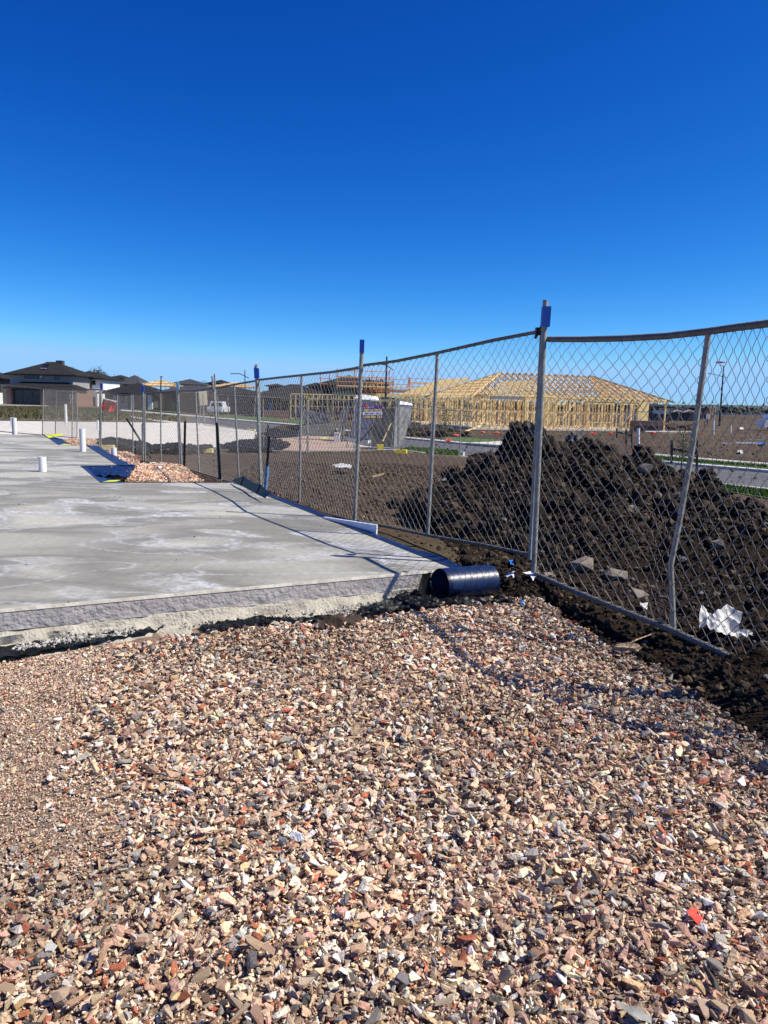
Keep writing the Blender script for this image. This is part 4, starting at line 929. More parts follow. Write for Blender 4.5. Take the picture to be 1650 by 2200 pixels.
for pts, z, m, lab, cat in (([(1092, 1208), (1100, 1206), (1104, 1218), (1098, 1216)], .24, 'tarp', 'bright blue plastic scrap on the mud by the tall post', 'plastic scrap'),
    ([(1085, 1238), (1106, 1236), (1104, 1244), (1094, 1250)], .16, 'formboard', 'pale blue torn plastic in the mud right of the roll', 'plastic scrap'),
    ([(1122, 1236), (1140, 1234), (1158, 1236), (1146, 1250), (1138, 1240)], .15, 'formboard', 'white torn plastic beside the foot of the tall post', 'plastic scrap'),
    ([(1119, 1294), (1126, 1296), (1125, 1304), (1119, 1302)], .06, 'tarp', 'tiny blue scrap at the gravel edge below the roll', 'plastic scrap'),
    ([(1374, 1298), (1392, 1300), (1390, 1309), (1376, 1304)], .3, 'whitepl', 'small white scrap under the end of the buried rail', 'plastic scrap'),
    ([(1472, 1956), (1496, 1950), (1510, 1972), (1498, 1984), (1484, 1968)], .05, 'redcloth', 'bright red torn scrap on the gravel near the bottom right', 'plastic scrap'),
    ([(1320, 2150), (1335, 2152), (1400, 2185), (1402, 2200), (1350, 2180)], .04, 'galv', 'dark grey strip of metal on the gravel at the bottom right', 'metal strip')):
    z = max(hit(*pts[0]).z, .02)+.02
    crumple('plastic_scrap' if 'strip' not in cat else 'metal_strip', pts, z, M[m], lab, cat, .012, .02, seed=int(pts[0][0]), zf=(lambda x_, y_: max(gz(x_, y_), 0)+.03))
# weathered root stuck in the border of soil and gravel
p = GP(1335, 1392, .06); q = W(1412, 1358, p.y+.15)
rt = thing('root', 'pale dead root sticking out of the soil edge', 'root', p)
MB().tube([p+Vector((-.03, 0, -.02)), lerp(p, q, .4)+Vector((0, 0, .01)), q], [.006, .006, .002], 6).build('root_stem', M['stone_brown'], rt)
sv, st = clodshape(71, 2); o = np_mesh('root_ball', sv*np.array([.16, .09, .07])+np.array([.04, .0, -.0]), st, M['clod'], rt, np.array([[.30, .22, .15]]).repeat(len(sv), 0))
# larger pale rocks in the soil
rk = [(1250, 1225, .20, .10), (1322, 1247, .18, .11), (1372, 1282, .13, .14), (1388, 1018, .17, .13), (1350, 1100, .10, .12), (1180, 1245, .10, .12), (1540, 1180, .12, .1), (1090, 1370, .09, .2)]
names = ['big pale rock in the soil right of the tall post', 'flat grey brown rock halfway to the bent post', 'upright grey rock left of the bent post foot', 'pale grey rock high on the soil heap', 'tan rock low on the heap behind the wire', 'brown rock beside the foot of the tall post', 'pale stone on the soil heap far right', '']
for i, (px, py, s_, c0) in enumerate(rk[:7]):
    v = ray(px, py); t_ = 2.0
    while t_ < 14 and v.z*t_+CAMZ > gz(v.x*t_, t_): t_ += .03
    sv, st = hull(14, .5, .42, .38, 500+i); o = np_mesh('rock', sv*s_*1.25, st, M['stone'], None, np.array([[.20, .17, .14]]).repeat(len(sv), 0)); o.location = (v.x*t_, t_, gz(v.x*t_, t_)+s_*.2); tag(o, names[i], 'rock')
# twigs and wood chips lying on the gravel
mb = MB()
for k in range(240):
    yy = random.uniform(1.9, 5.0); xx = random.uniform(-yy*.5, yy*.5)
    if border_dist(xx, yy) > 0 or -((xx-SL['B'].x)*(-fdir.y)+(yy-SL['B'].y)*fdir.x) < .5: continue
    a = random.uniform(0, 3.14); l = random.uniform(.02, .075); z0 = float(gravel_z(np.array(xx), np.array(yy)))+.022
    d = Vector((math.cos(a), math.sin(a), random.uniform(-.2, .2)))*l/2; mb.beam(Vector((xx, yy, z0))-d, Vector((xx, yy, z0))+d, random.uniform(.004, .012), .004)
o = mb.build('wood_chips', M['stone_brown'], gravel, kind='stuff')

# ------------------------------------------------------------------ timber framed houses
GZF = -.36
def truss_mb(pl, pr, apex, wd=.045, ht=.12, webs=2, over=.5):
    mb = MB(); pl, pr, apex = Vector(pl), Vector(pr), Vector(apex)
    dl = (pl-apex).normalized(); dr = (pr-apex).normalized()
    mb.beam(apex, pl+dl*over, wd, ht); mb.beam(apex+dr*.01, pr+dr*over, wd, ht); mb.beam(pl, pr, wd, ht*.9)
    mid = lerp(pl, pr, .5)
    if (apex-mid).length > .5:
        if webs >= 1: mb.beam(lerp(pl, pr, .33), lerp(pl, apex, .52), wd*.9, .08).beam(lerp(pl, pr, .67), lerp(pr, apex, .52), wd*.9, .08)
        if webs >= 2: mb.beam(lerp(pl, pr, .33), apex, wd*.9, .08).beam(lerp(pl, pr, .67), apex, wd*.9, .08)
    return mb
class Frame:
    def __init__(s, o, th): s.o = Vector(o); s.x = Vector((math.cos(th), math.sin(th), 0)); s.y = Vector((-math.sin(th), math.cos(th), 0))
    def p(s, a, b, z): return s.o+s.x*a+s.y*b+Vector((0, 0, z))
def stud_wall(t, a, b, h, m='timber', gap=.5, openings=(), lintel=True):
    L = (b-a).length; d = (b-a).normalized(); up = Vector((0, 0, 1)); mb = MB()
    mb.beam(a+up*.03, b+up*.03, .09, .05); mb.beam(a+up*(h-.03), b+up*(h-.03), .09, .09)
    n = int(L/gap)
    for i in range(n+1):
        s = L*i/n; inop = False
        for (u0, u1, z0, z1) in openings:
            if u0 < s < u1:
                inop = True
                if z0 > .3: mb.beam(a+d*s, a+d*s+up*z0, .045, .09, d)
                mb.beam(a+d*s+up*z1, a+d*s+up*h, .045, .09, d)
        if not inop: mb.beam(a+d*s+up*.06, a+d*s+up*(h-.07), .045, .09, d)
    for (u0, u1, z0, z1) in openings:
        mb.beam(a+d*u0+up*z1, a+d*u1+up*z1, .09, .2); 
        if z0 > .3: mb.beam(a+d*u0+up*z0, a+d*u1+up*z0, .09, .06)
        mb.beam(a+d*u0, a+d*u0+up*h, .09, .09, d).beam(a+d*u1, a+d*u1+up*h, .09, .09, d)
    pieces = []
    s0 = 0
    for (u0, u1, z0, z1) in sorted(openings)+[(L, L, 0, 0)]:
        if u0-s0 > .3: mb.beam(a+d*s0+up*(h*.5), a+d*u0+up*(h*.5), .04, .05)
        s0 = u1
    return mb.build('wall_frame', M[m], t)

F = Frame(W(1165, 922, 63), R(18)); F.o.z = GZF+.12; H = 2.66
t1 = thing('timber_frame_house', 'long single storey pine house frame with hip roof trusses and no cladding', 'house frame', F.p(3, 0, -.12), 'timber framed houses under construction')
x0, x1, D = -6.4, 12.2, 9.6; rise = 2.1; up = Vector((0, 0, 1))
MB().hexa([F.p(x0-.1, -.1, -.4), F.p(x1+.1, -.1, -.4), F.p(x1+.1, D+.1, -.4), F.p(x0-.1, D+.1, -.4)], [F.p(x0-.1, -.1, 0), F.p(x1+.1, -.1, 0), F.p(x1+.1, D+.1, 0), F.p(x0-.1, D+.1, 0)]).build('house_slab', M['paleconc'], t1)
stud_wall(t1, F.p(0, 0, 0), F.p(4.0, 0, 0), H, openings=[(1.2, 2.2, 1.0, 2.1)])
stud_wall(t1, F.p(4.0, 0, 0), F.p(10.4, 0, 0), H, openings=[(.3, 2.8, .6, 2.25), (3.6, 6.0, .1, 2.25)])
stud_wall(t1, F.p(x0, 0, 0), F.p(x0, D, 0), H); stud_wall(t1, F.p(10.4, 0, 0), F.p(10.4, D, 0), H); stud_wall(t1, F.p(x0, D, 0), F.p(x1-1.8, D, 0), H)
for b_ in (3.4,): stud_wall(t1, F.p(x0+1, b_, 0), F.p(10.2, b_, 0), H, gap=.6)
for a_ in (-1, 5): stud_wall(t1, F.p(a_, .3, 0), F.p(a_, D-.3, 0), H, gap=.6)
stud_wall(t1, F.p(-5.2, 1.6, 0), F.p(0, 1.6, 0), H)
MB().beam(F.p(3.6, -.06, H-.13), F.p(10.0, -.06, H-.13), .06, .30).build('lintel_beam', M['lvl'], t1)
MB().beam(F.p(10.45, -.06, H-.13), F.p(x1+.25, -.06, H-.13), .06, .30).build('lintel_beam', M['lvl'], t1)
MB().hexa([F.p(9.35, -.08, 0), F.p(10.35, -.08, 0), F.p(10.35, .1, 0), F.p(9.35, .1, 0)], [F.p(9.35, -.08, H-.3), F.p(10.35, -.08, H-.3), F.p(10.35, .1, H-.3), F.p(9.35, .1, H-.3)]).build('bracing_sheet', M['lvl'], t1)
for a_, b_ in ((x1, 0), (x1, 4.8), (x1, D)): MB().beam(F.p(a_, b_, 0), F.p(a_, b_, H), .1, .1, F.x).build('porch_post', M['timber'], t1)
MB().beam(F.p(x1, 0, H-.1), F.p(x1, D, H-.1), .06, .25).build('lintel_beam', M['lvl'], t1)
# main hip roof: full trusses between the hips, cut-off trusses and jack rafters in the hips
def zr(a):
    k = min(a-x0, x1-a)/ (D/2); return min(1, max(0, k))
a_ = x0+.6; i_ = 0
while a_ < x1-.3:
    k = zr(a_)
    if k >= .999: truss_mb(F.p(a_, 0, H), F.p(a_, D, H), F.p(a_, D/2, H+rise)).build('roof_truss', M['timber_shaded'], t1)
    else:
        zt = H+rise*k; y0 = D/2*k; y1 = D-y0; mb = MB()
        mb.beam(F.p(a_, -.45, H-.2), F.p(a_, y0, zt), .045, .12).beam(F.p(a_, D+.45, H-.2), F.p(a_, y1, zt), .045, .12).beam(F.p(a_, y0, zt), F.p(a_, y1, zt), .045, .1).beam(F.p(a_, 0, H), F.p(a_, D, H), .045, .1)
        for f in (.25, .5, .75): mb.beam(F.p(a_, lerp(y0, y1, f), zt), F.p(a_, D*f, H), .04, .07)
        mb.build('roof_truss', M['timber_shaded'], t1)
    a_ += .6
for sgn, xe in ((1, x0), (-1, x1)):
    mb = MB()
    for cy in (0, D): mb.beam(F.p(xe-.45*sgn, cy+(.45 if cy else -.45), H-.2), F.p(xe+sgn*D/2, D/2, H+rise), .05, .14)
    mb.build('hip_rafter', M['timber_shaded'], t1)
    y_ = .6
    while y_ < D-.3:
        k = min(y_, D-y_); MB().beam(F.p(xe-.5*sgn, y_, H-.22), F.p(xe+sgn*k, y_, H+rise*k/(D/2)), .06, .12).build('jack_rafter', M['timber' if sgn > 0 else 'timber_shaded'], t1); y_ += .6  # left end bright pine, right end the pine with painted-in shade
# front wing with its own gable
xa, xb, yf = -5.0, -.45, -2.6; am = (xa+xb)/2; rs = 1.2
for i in range(6): truss_mb(F.p(xa, yf+i*.95, H), F.p(xb, yf+i*.95, H), F.p(am, yf+i*.95, H+rs), ht=.09, over=.45).build('roof_truss', M['timber'], t1)
stud_wall(t1, F.p(xb, yf, 0), F.p(xb, 0, 0), H); MB().beam(F.p(xa-1.2, yf, H-.2), F.p(xa+1.6, yf, H-.2), .12, .26).build('porch_beam', M['beam'], t1)
stud_wall(t1, F.p(-2.9, yf, 0), F.p(xb, yf, 0), H, gap=.5)
MB().beam(F.p(-3.1, yf, 0), F.p(-3.1, yf, H), .14, .14, F.x).build('porch_post', M['lvl'], t1); MB().beam(F.p(xa-1.1, yf, 0), F.p(xa-1.1, yf, H-.3), .09, .09, F.x).build('porch_post', M['timber'], t1)
MB().beam(F.p(-2.7, yf-.06, .1), F.p(-.6, yf-.06, 2.5), .09, .04).build('diagonal_brace', M['timber'], t1)
MB().beam(F.p(3.0, -.07, 2.3), F.p(1.2, -.9, .7), .09, .04).build('diagonal_brace', M['timber'], t1)
MB().beam(F.p(8.9, -.3, 2.0), F.p(7.4, -.3, .1), .1, .05).build('diagonal_brace', M['timber'], t1)
# second frame on the left
F2 = Frame(W(905, 916, 73), R(14)); F2.o.z = GZF+.1; H2 = 2.75; Wd2 = 8.6
t2 = thing('timber_frame_house', 'smaller pine house frame with gable trusses left of the long one', 'house frame', F2.p(3, 0, -.1), 'timber framed houses under construction')
for i in range(9): truss_mb(F2.p(0, i*1.1, H2), F2.p(Wd2, i*1.1, H2), F2.p(Wd2*.53, i*1.1, H2+1.75), ht=.09, over=.45).build('roof_truss', M['timber'], t2)
MB().beam(F2.p(-.1, -.05, H2-.15), F2.p(Wd2*.6, -.05, H2-.15), .06, .25).build('lintel_beam', M['lvl'], t2)
stud_wall(t2, F2.p(0, 0, 0), F2.p(Wd2, 0, 0), H2, openings=[(1.2, 2.4, .9, 2.2), (4.5, 5.8, .1, 2.2)]); stud_wall(t2, F2.p(0, 0, 0), F2.p(0, 9, 0), H2); stud_wall(t2, F2.p(.2, 3, 0), F2.p(Wd2, 3, 0), H2, gap=.55); stud_wall(t2, F2.p(3, .2, 0), F2.p(3, 9, 0), H2, gap=.55)
MB().beam(F2.p(3.6, -.1, 0), F2.p(3.6, -.1, H2), .14, .14, F2.x).build('porch_post', M['lvl'], t2)
MB().hexa([F2.p(2.6, -.05, .6), F2.p(3.5, -.05, .6), F2.p(3.5, .05, .6), F2.p(2.6, .05, .6)], [F2.p(2.6, -.05, 2.4), F2.p(3.5, -.05, 2.4), F2.p(3.5, .05, 2.4), F2.p(2.6, .05, 2.4)]).build('bracing_sheet', M['lvl'], t2)
MB().hexa([F2.p(-.1, -.1, -.4), F2.p(Wd2, -.1, -.4), F2.p(Wd2, 9, -.4), F2.p(-.1, 9, -.4)], [F2.p(-.1, -.1, 0), F2.p(Wd2, -.1, 0), F2.p(Wd2, 9, 0), F2.p(-.1, 9, 0)]).build('house_slab', M['paleconc'], t2)

# building under scaffold
F3 = Frame(W(625, 905, 84), R(8)); F3.o.z = GZF; 
t3 = thing('timber_frame_house', 'long low pine frame with yellow top beam standing below the scaffold', 'house frame', F3.p(7, 0, 0), 'timber framed houses under construction')
stud_wall(t3, F3.p(0, 0, 0), F3.p(8, 0, 0), 2.8, openings=[(2, 3.2, .9, 2.2), (5, 6.4, .1, 2.2)]); stud_wall(t3, F3.p(8, -.5, 0), F3.p(16.4, -.5, 0), 2.9, openings=[(1.5, 3, .8, 2.2), (5.2, 6.6, .1, 2.2)])
stud_wall(t3, F3.p(0, 3, 0), F3.p(16, 3, 0), 2.8, gap=.6)
MB().beam(F3.p(8, -.6, 2.85), F3.p(16.6, -.6, 2.85), .08, .38).build('lintel_beam', M['lvl'], t3)
MB().beam(F3.p(8, -.6, 3.3), F3.p(16.9, -.6, 3.3), .08, .3).build('floor_beam', M['rust'], t3)
MB().beam(F3.p(4.6, -.7, 2.95), F3.p(7.0, -.7, 2.95), .08, .42).build('green_fascia', M['green'], t3)
stud_wall(t3, F3.p(8.2, 2, 3.4), F3.p(12.2, 2, 3.4), .9, gap=.4)
for k in range(5): 
    MB().hexa([F3.p(-3+k*3.9, -.2, .0), F3.p(-.2+k*3.9, -.2, .0), F3.p(-.2+k*3.9, 0, .0), F3.p(-3+k*3.9, 0, .0)], [F3.p(-3+k*3.9, -.2, .9+.2*(k % 2)), F3.p(-.2+k*3.9, -.2, .9+.2*(k % 2)), F3.p(-.2+k*3.9, 0, .9+.2*(k % 2)), F3.p(-3+k*3.9, 0, .9+.2*(k % 2))]).build('base_brickwork', M['brick' if k < 3 else 'rust'], t3)
t4 = thing('scaffold', 'orange steel scaffold with timber planks round the upper floor', 'scaffold', F3.p(7, -2, 0))
def scaf(u0, u1, v, z0, z1, step=2.0, lv=()):
    n = max(1, round((u1-u0)/step))
    for i in range(n+1): MB().tube([F3.p(u0+(u1-u0)*i/n, v, z0), F3.p(u0+(u1-u0)*i/n, v, z1)], .045, 6).build('standard', M['orange'], t4)
    for z in lv: MB().tube([F3.p(u0-.2, v, z), F3.p(u1+.2, v, z)], .04, 6).build('ledger', M['orange'], t4)
scaf(5.0, 10.8, -1.5, 3.2, 5.6, 2.2, (3.6, 4.2, 4.75, 5.4)); scaf(9.3, 13.0, -2.2, 3.1, 4.9, 1.9, (3.5, 4.05, 4.55)); scaf(3.2, 4.2, -1.2, 3.5, 5.1, 1, (3.9, 4.5)); scaf(13, 19.5, -1.4, 3.4, 4.9, 3.2, (3.9, 4.3, 4.75))
for (u0, u1, v, z) in ((5, 10.8, -1.3, 3.75), (9.3, 13, -2, 3.7), (5, 10.8, -.9, 4.75), (13, 19.5, -1.2, 3.75), (9.5, 12.8, -1.9, 3.3), (13, 19.5, -1.2, 4.2)): MB().beam(F3.p(u0, v, z), F3.p(u1, v, z), .5, .12).build('plank', M['timber'], t4)

# ------------------------------------------------------------------ finished houses
def hip_roof(mb, F, x0, x1, y0, y1, ze, rise, ov=.5, th=.18, ridge_inset=None):
    a, b, c, d = x0-ov, x1+ov, y0-ov, y1+ov; ins = ridge_inset if ridge_inset is not None else (d-c)/2; ins = min(ins, (b-a)/2-.01); ym = (c+d)/2
    A, B, Cc, Dd = F.p(a, c, ze), F.p(b, c, ze), F.p(b, d, ze), F.p(a, d, ze); E1, E2 = F.p(a+ins, ym, ze+rise), F.p(b-ins, ym, ze+rise)
    mb.quad(A, B, E2, E1); mb.quad(B, Cc, E2); mb.quad(Cc, Dd, E1, E2); mb.quad(Dd, A, E1)
    for p, q in ((A, B), (B, Cc), (Cc, Dd), (Dd, A)): mb.quad(p-up*th, q-up*th, q, p)
    mb.quad(A-up*th, B-up*th, Cc-up*th, Dd-up*th)
def rect_on(F, a0, a1, z0, z1, y, dep): return [F.p(a0, y, z0), F.p(a1, y, z0), F.p(a1, y+dep, z0), F.p(a0, y+dep, z0)], [F.p(a0, y, z1), F.p(a1, y, z1), F.p(a1, y+dep, z1), F.p(a0, y+dep, z1)]
def window(t, F, a0, a1, z0, z1, y=0, bars=1):
    mb = MB(); fw = .07
    for r_ in ((a0, a1, z0, z0+fw), (a0, a1, z1-fw, z1), (a0, a0+fw, z0+fw, z1-fw), (a1-fw, a1, z0+fw, z1-fw)): mb.hexa(*rect_on(F, *r_, y-.05, .09))
    for k in range(bars): xm = a0+(a1-a0)*(k+1)/(bars+1); mb.hexa(*rect_on(F, xm-.03, xm+.03, z0+fw, z1-fw, y-.045, .08))
    f = mb.build('window', M['frame'], t); p = MB(); p.hexa(*rect_on(F, a0+fw*.5, a1-fw*.5, z0+fw*.5, z1-fw*.5, y-.02, .015)); p.build('pane', M['glass'], f)
class HB:       # a house given by photo pixels of its front, at one distance
    def __init__(s, name, label, px0, px1, ybase, d, th=0, zb=None, cat='house', group='finished houses behind the site'):
        o = W(px0, ybase, d); o.z = o.z if zb is None else zb; s.F = Frame(o, th); s.k = d/F_PX; s.px0 = px0; s.yb = ybase; s.w = (px1-px0)*s.k/math.cos(th) ; s.c = math.cos(th)
        s.t = thing(name, label, cat, s.F.p(s.w/2, 0, 0), group)
    def X(s, px): return (px-s.px0)*s.k/s.c
    def Z(s, px, py): return (s.yb+.022*(px-s.px0)-py)*s.k
    def wall(s, m, px0, px1, py0, D=9, y=0, name='wall', zb=-.5):
        MB().hexa(*rect_on(s.F, s.X(px0), s.X(px1), zb, s.Z(px0, py0), y, D)).build(name, M[m], s.t); return s
    def roof(s, m, px0, px1, pye, pyr, D=9, y=0, ov=.5, ins=None):
        mb = MB(); ze = s.Z(px0, pye); hip_roof(mb, s.F, s.X(px0), s.X(px1), y, y+D, ze, s.Z(px0, pyr)-ze, ov, ridge_inset=ins); return mb.build('roof', M[m], s.t)
    def win(s, px0, px1, py0, py1, y=0, bars=1): window(s.t, s.F, s.X(px0), s.X(px1), s.Z(px0, py1), s.Z(px0, py0), y, bars); return s

# two storey brick and grey house
h = HB('house', 'two storey house with grey upper wall, brick ground floor and skylight', 13, 150, 867, 140)
h.wall('greywall', 13, 148, 805, 10, 2.0, 'upper_wall'); r_ = h.roof('roofdark', 13, 148, 803.5, 774, 10, 2.0, .9, ins=6.2)
h.wall('brick', 15, 24, 836, 4, 0, 'brick_pier').wall('brick', 86, 163, 836, 8, 0, 'brick_wall').wall('darkwall', 24, 86, 836, 7, .9, 'recess_wall')
h.roof('roofdark', 16, 163, 833, 818, 4.6, .0, .5, ins=3.0)
for q in ((25, 44, 838, 864), (45, 65, 838, 864), (66, 85, 838, 864)): h.win(*q, y=.85, bars=3)
h.win(111, 142, 843, 860, 0, 2).win(44, 84, 804.5, 814, 2.0, 3).win(108.5, 118.5, 807, 816, 2.0, 0)
MB().hexa(*rect_on(h.F, h.X(78), h.X(83), h.Z(78, 813), h.Z(78, 808), 1.85, .1)).build('white_blind', M['whitewall'], h.t)
MB().hexa([h.F.p(h.X(73), 3.35, h.Z(73, 791)), h.F.p(h.X(86), 3.35, h.Z(73, 791)), h.F.p(h.X(86), 3.6, h.Z(73, 791)), h.F.p(h.X(73), 3.6, h.Z(73, 791))], [h.F.p(h.X(72), 4.6, h.Z(73, 782)), h.F.p(h.X(85), 4.6, h.Z(73, 782)), h.F.p(h.X(85), 4.9, h.Z(73, 782)), h.F.p(h.X(72), 4.9, h.Z(73, 782))]).build('skylight', M['glass'], h.t)
MB().box(h.F.p(h.X(79.5), 3.2, h.Z(79, 791.5)), (1.15, .12, .12)).build('skylight_sill', M['whitewall'], h.t)
MB().box(h.F.p(h.X(95), 7.5, h.Z(95, 780)), (1.2, 1.2, 1.3)).build('chimney', M['darkwall'], h.t); MB().box(h.F.p(h.X(64), 8, h.Z(64, 779)), (.45, .45, .7)).build('roof_vent', M['darkwall'], h.t)
# white two storey
h = HB('house', 'two storey white rendered house with dark window wall on its right', 150, 218, 868, 150)
h.wall('whitewall', 150, 218, 815, 10, .5, 'wall').wall('greywall', 138, 166, 812, 8, 2.2, 'side_wall'); h.roof('roofdark', 150, 216, 813, 798, 11, .4, .8); h.roof('roofdark', 138, 175, 808, 794, 10, 4, .6)
h.win(169, 196, 817, 834, .45, 3).win(151, 157, 819, 828, .45, 0).win(197, 204, 819, 828, .45, 0).win(170, 176, 842, 852, .45, 0)
h.wall('whitewall', 162, 214, 842, 2, -1.2, 'balcony_wall').wall('darkwall', 168, 210, 852, .4, -1.4, 'garage_door')
# left edge house
h = HB('house', 'slice of a dark roofed house at the left photo edge', -70, 10, 866, 150)
h.wall('darkwall', -70, 3, 815, 9, 0); h.roof('roofdark', -70, 4, 812, 796, 9, 0, .7); h.wall('whitewall', -60, 6, 843, 2, -2, 'porch_wall').win(-20, 2, 846, 862, -2, 1)
# single storey dark houses
h = HB('house', 'single storey dark house with wide peaked roof left of the lamp pole', 222, 335, 872, 118)
h.wall('darkwall', 226, 330, 846, 9, 0); h.roof('roofdark', 220, 334, 844, 820.5, 10, -.4, .5); h.wall('whitewall', 284, 289, 848, .4, -.7, 'white_pillar').wall('whitewall', 319, 328, 849, .5, -.5, 'white_pillar').wall('brownbrick', 301, 306, 848, .4, -.4, 'brick_pillar').wall('greywall', 244, 274, 850, .3, -.3, 'garage_door')
h.win(262, 270, 850, 866, -.32, 0)
h = HB('house', 'house with grey sloping metal roof right of the dark lamp pole', 338, 372, 874, 112)
h.wall('brownbrick', 340, 470, 843, 9, 0); h.roof('roofgrey', 338, 470, 842, 826, 10, -.4, .4, ins=4.2); h.wall('rust', 349, 354, 848, .4, -.4, 'brick_pillar').wall('darkwall', 372, 402, 850, .3, -.3, 'garage_door').wall('brownbrick', 355, 371, 852, .2, -.2, 'garage_door')
h = HB('house', 'wide low house with black roof and brown brick behind the cream board', 400, 560, 880, 105)
h.wall('darkwall', 404, 560, 846, 9, 0); h.roof('roofdark', 400, 560, 845, 828, 10, -.3, .4, ins=5); h.wall('brownbrick', 420, 446, 850, .2, -.25, 'brick_wall').win(470, 486, 851, 866, 0, 1).win(505, 520, 851, 866, 0, 1)
# row behind
for (lab, a, b, ye, yr, d, wm, ins, win) in (('far gabled grey roof between two darker roofs', 250, 303, 826, 805, 190, 'darkwall', None, 0), ('far dark house with a pale strip window left of the gable', 235, 262, 813, 805.5, 215, 'darkwall', None, 1),
    ('far dark hip roofed house over the grey metal roof', 363, 434, 826, 813.5, 200, 'whitewall', 6, 1), ('small far dark roof right of the crossed poles', 446, 488, 824, 815.5, 210, 'darkwall', None, 0), ('far dark roof peeking over the long black roof', 660, 690, 829, 821, 170, 'darkwall', None, 0), ('far dark roof just left of the capped white house corner', 218, 250, 840, 818, 165, 'darkwall', None, 0), ('far dark roof above the long black roof, left part', 575, 600, 829, 823.5, 160, 'darkwall', None, 0)):
    h = HB('house', lab, a, b, 870, d); h.wall(wm, a+2, b-2, ye, 10, 0); h.roof('roofdark' if 'grey' not in lab else 'roofgrey', a, b, ye, yr, 11, -.4, .5, ins=ins)
    if win: h.wall('whitewall', a+8, b-8, ye+1.5, .1, -.15, 'pale_band')
MB().box(W(245, 806.5, 213), (1.2, 1.2, 1.2)).build
# long black roof with framing below
h = HB('house', 'long black tiled roof on bare pine framing at the middle left', 545, 700, 893, 92, group=None)
h.roof('roofdark', 540, 703, 853, 823, 11, -.2, .5, ins=4.5)
stud_wall(h.t, h.F.p(h.X(585), .1, .3), h.F.p(h.X(640), .1, .3), 2.1, openings=[(1.0, 1.9, .2, 1.7)]); stud_wall(h.t, h.F.p(h.X(640), .4, .3), h.F.p(h.X(700), .4, .3), 2.1)
h.wall('darkwall', 548, 698, 857, 6, 3.0, 'rear_wall').wall('brownbrick', 590, 700, 889, .4, -.1, 'base_brickwork')
MB().hexa(*rect_on(h.F, h.X(579), h.X(584), h.Z(580, 884), h.Z(580, 865), -.1, .1)).build('blue_wrap', M['capfade'], h.t); MB().hexa(*rect_on(h.F, h.X(639), h.X(652), h.Z(640, 890), h.Z(640, 868), -.3, .1)).build('blue_wrap', M['capfade'], h.t)
h = HB('house', 'large charcoal pyramid roof rising behind the orange scaffold', 690, 800, 880, 100, group=None)
h.roof('roofdark', 687, 800, 826, 803, 12, 0, .5); h.wall('darkwall', 690, 797, 828, 10, .5)
# timber roof with battens, far
for (lab, a, b, ye, yr, d) in (('far bare pine roof frame among the dark roofs', 293, 376, 829, 812.5, 150), ('far pine roof frame behind the crossed poles', 448, 545, 831, 820, 150)):
    h = HB('timber_frame_house', lab, a, b, 872, d, group='timber framed houses under construction'); n = int((b-a)/4)
    wdt = h.X(b); ze, zrr = h.Z(a, ye), h.Z(a, yr)
    for i in range(n+1):
        u = wdt*i/n; k = min(1, min(u, wdt-u)/4.5); MB().beam(h.F.p(u, -.3, ze-.1), h.F.p(u, 4.5*k, ze+(zrr-ze)*k), .16, .2).build('rafter', M['timber_shaded'], h.t); MB().beam(h.F.p(u, 9, ze), h.F.p(u, 9-4.5*k, ze+(zrr-ze)*k), .16, .2).build('rafter', M['timber_shaded'], h.t)
    for z_ in (0, .33, .66): MB().beam(h.F.p(z_*4.5-.3, z_*4.5-.35, ze+(zrr-ze)*z_), h.F.p(wdt-z_*4.5+.3, z_*4.5-.35, ze+(zrr-ze)*z_), .12, .12).build('batten', M['timber_shaded'], h.t)
    stud_wall(h.t, h.F.p(0, 0, 2), h.F.p(wdt, 0, 2), ze-2, gap=.9)
# right side far houses
h = HB('house', 'two storey white house with dark roof right of the timber frame', 1376, 1440, 905, 115, group='far houses on the right'); h.wall('whitewall', 1378, 1436, 873, 8, 0); h.roof('roofdark', 1374, 1438, 873, 866, 9, 0, .6); h.wall('darkwall', 1376, 1400, 874, .3, -.2, 'dark_wall').win(1406, 1413, 874, 882, 0, 0).win(1421, 1428, 874, 882, 0, 0); h.wall('darkwall', 1402, 1436, 889, .3, -.2, 'garage_door')
for k, (a, b, gx) in enumerate(((1436, 1466, 1452), (1464, 1492, 1478))):
    h = HB('house', ('low dark house with left white gable on the right', 'low dark house with right white gable by the leaning post')[k], a, b, 902, 135, group='far houses on the right'); h.wall('darkwall', a, b, 884, 8, 0); h.roof('roofdark', a, b, 884, 875.5, 9, 0, .4, ins=3)
    x_ = h.X(gx); mb = MB(); mb.beam(h.F.p(x_-1.1, -.5, h.Z(gx, 886)), h.F.p(x_, -.5, h.Z(gx, 881.5)), .3, .16).beam(h.F.p(x_+1.1, -.5, h.Z(gx, 886)), h.F.p(x_, -.5, h.Z(gx, 881.5)), .3, .16); mb.build('white_gable', M['whitewall'], h.t)
h = HB('house', 'far brick house with scaffold left of the tall lamp pole', 1500, 1535, 900, 170, group='far houses on the right'); h.wall('brownbrick', 1500, 1532, 877, 9, 0); h.roof('roofdark', 1490, 1520, 877, 875, 9, 0, .3); h.wall('whitewall', 1515, 1524, 890, .5, -.5, 'white_wall')
for k in range(3): MB().beam(h.F.p(h.X(1521+k*5), -1, 0), h.F.p(h.X(1521+k*5), -1, 2.6), .12, .12, (1, 0, 0)).build('scaffold_pole', M['timber'], h.t)
lbl = ['white', 'pale grey', 'cream', 'long white', 'small white']
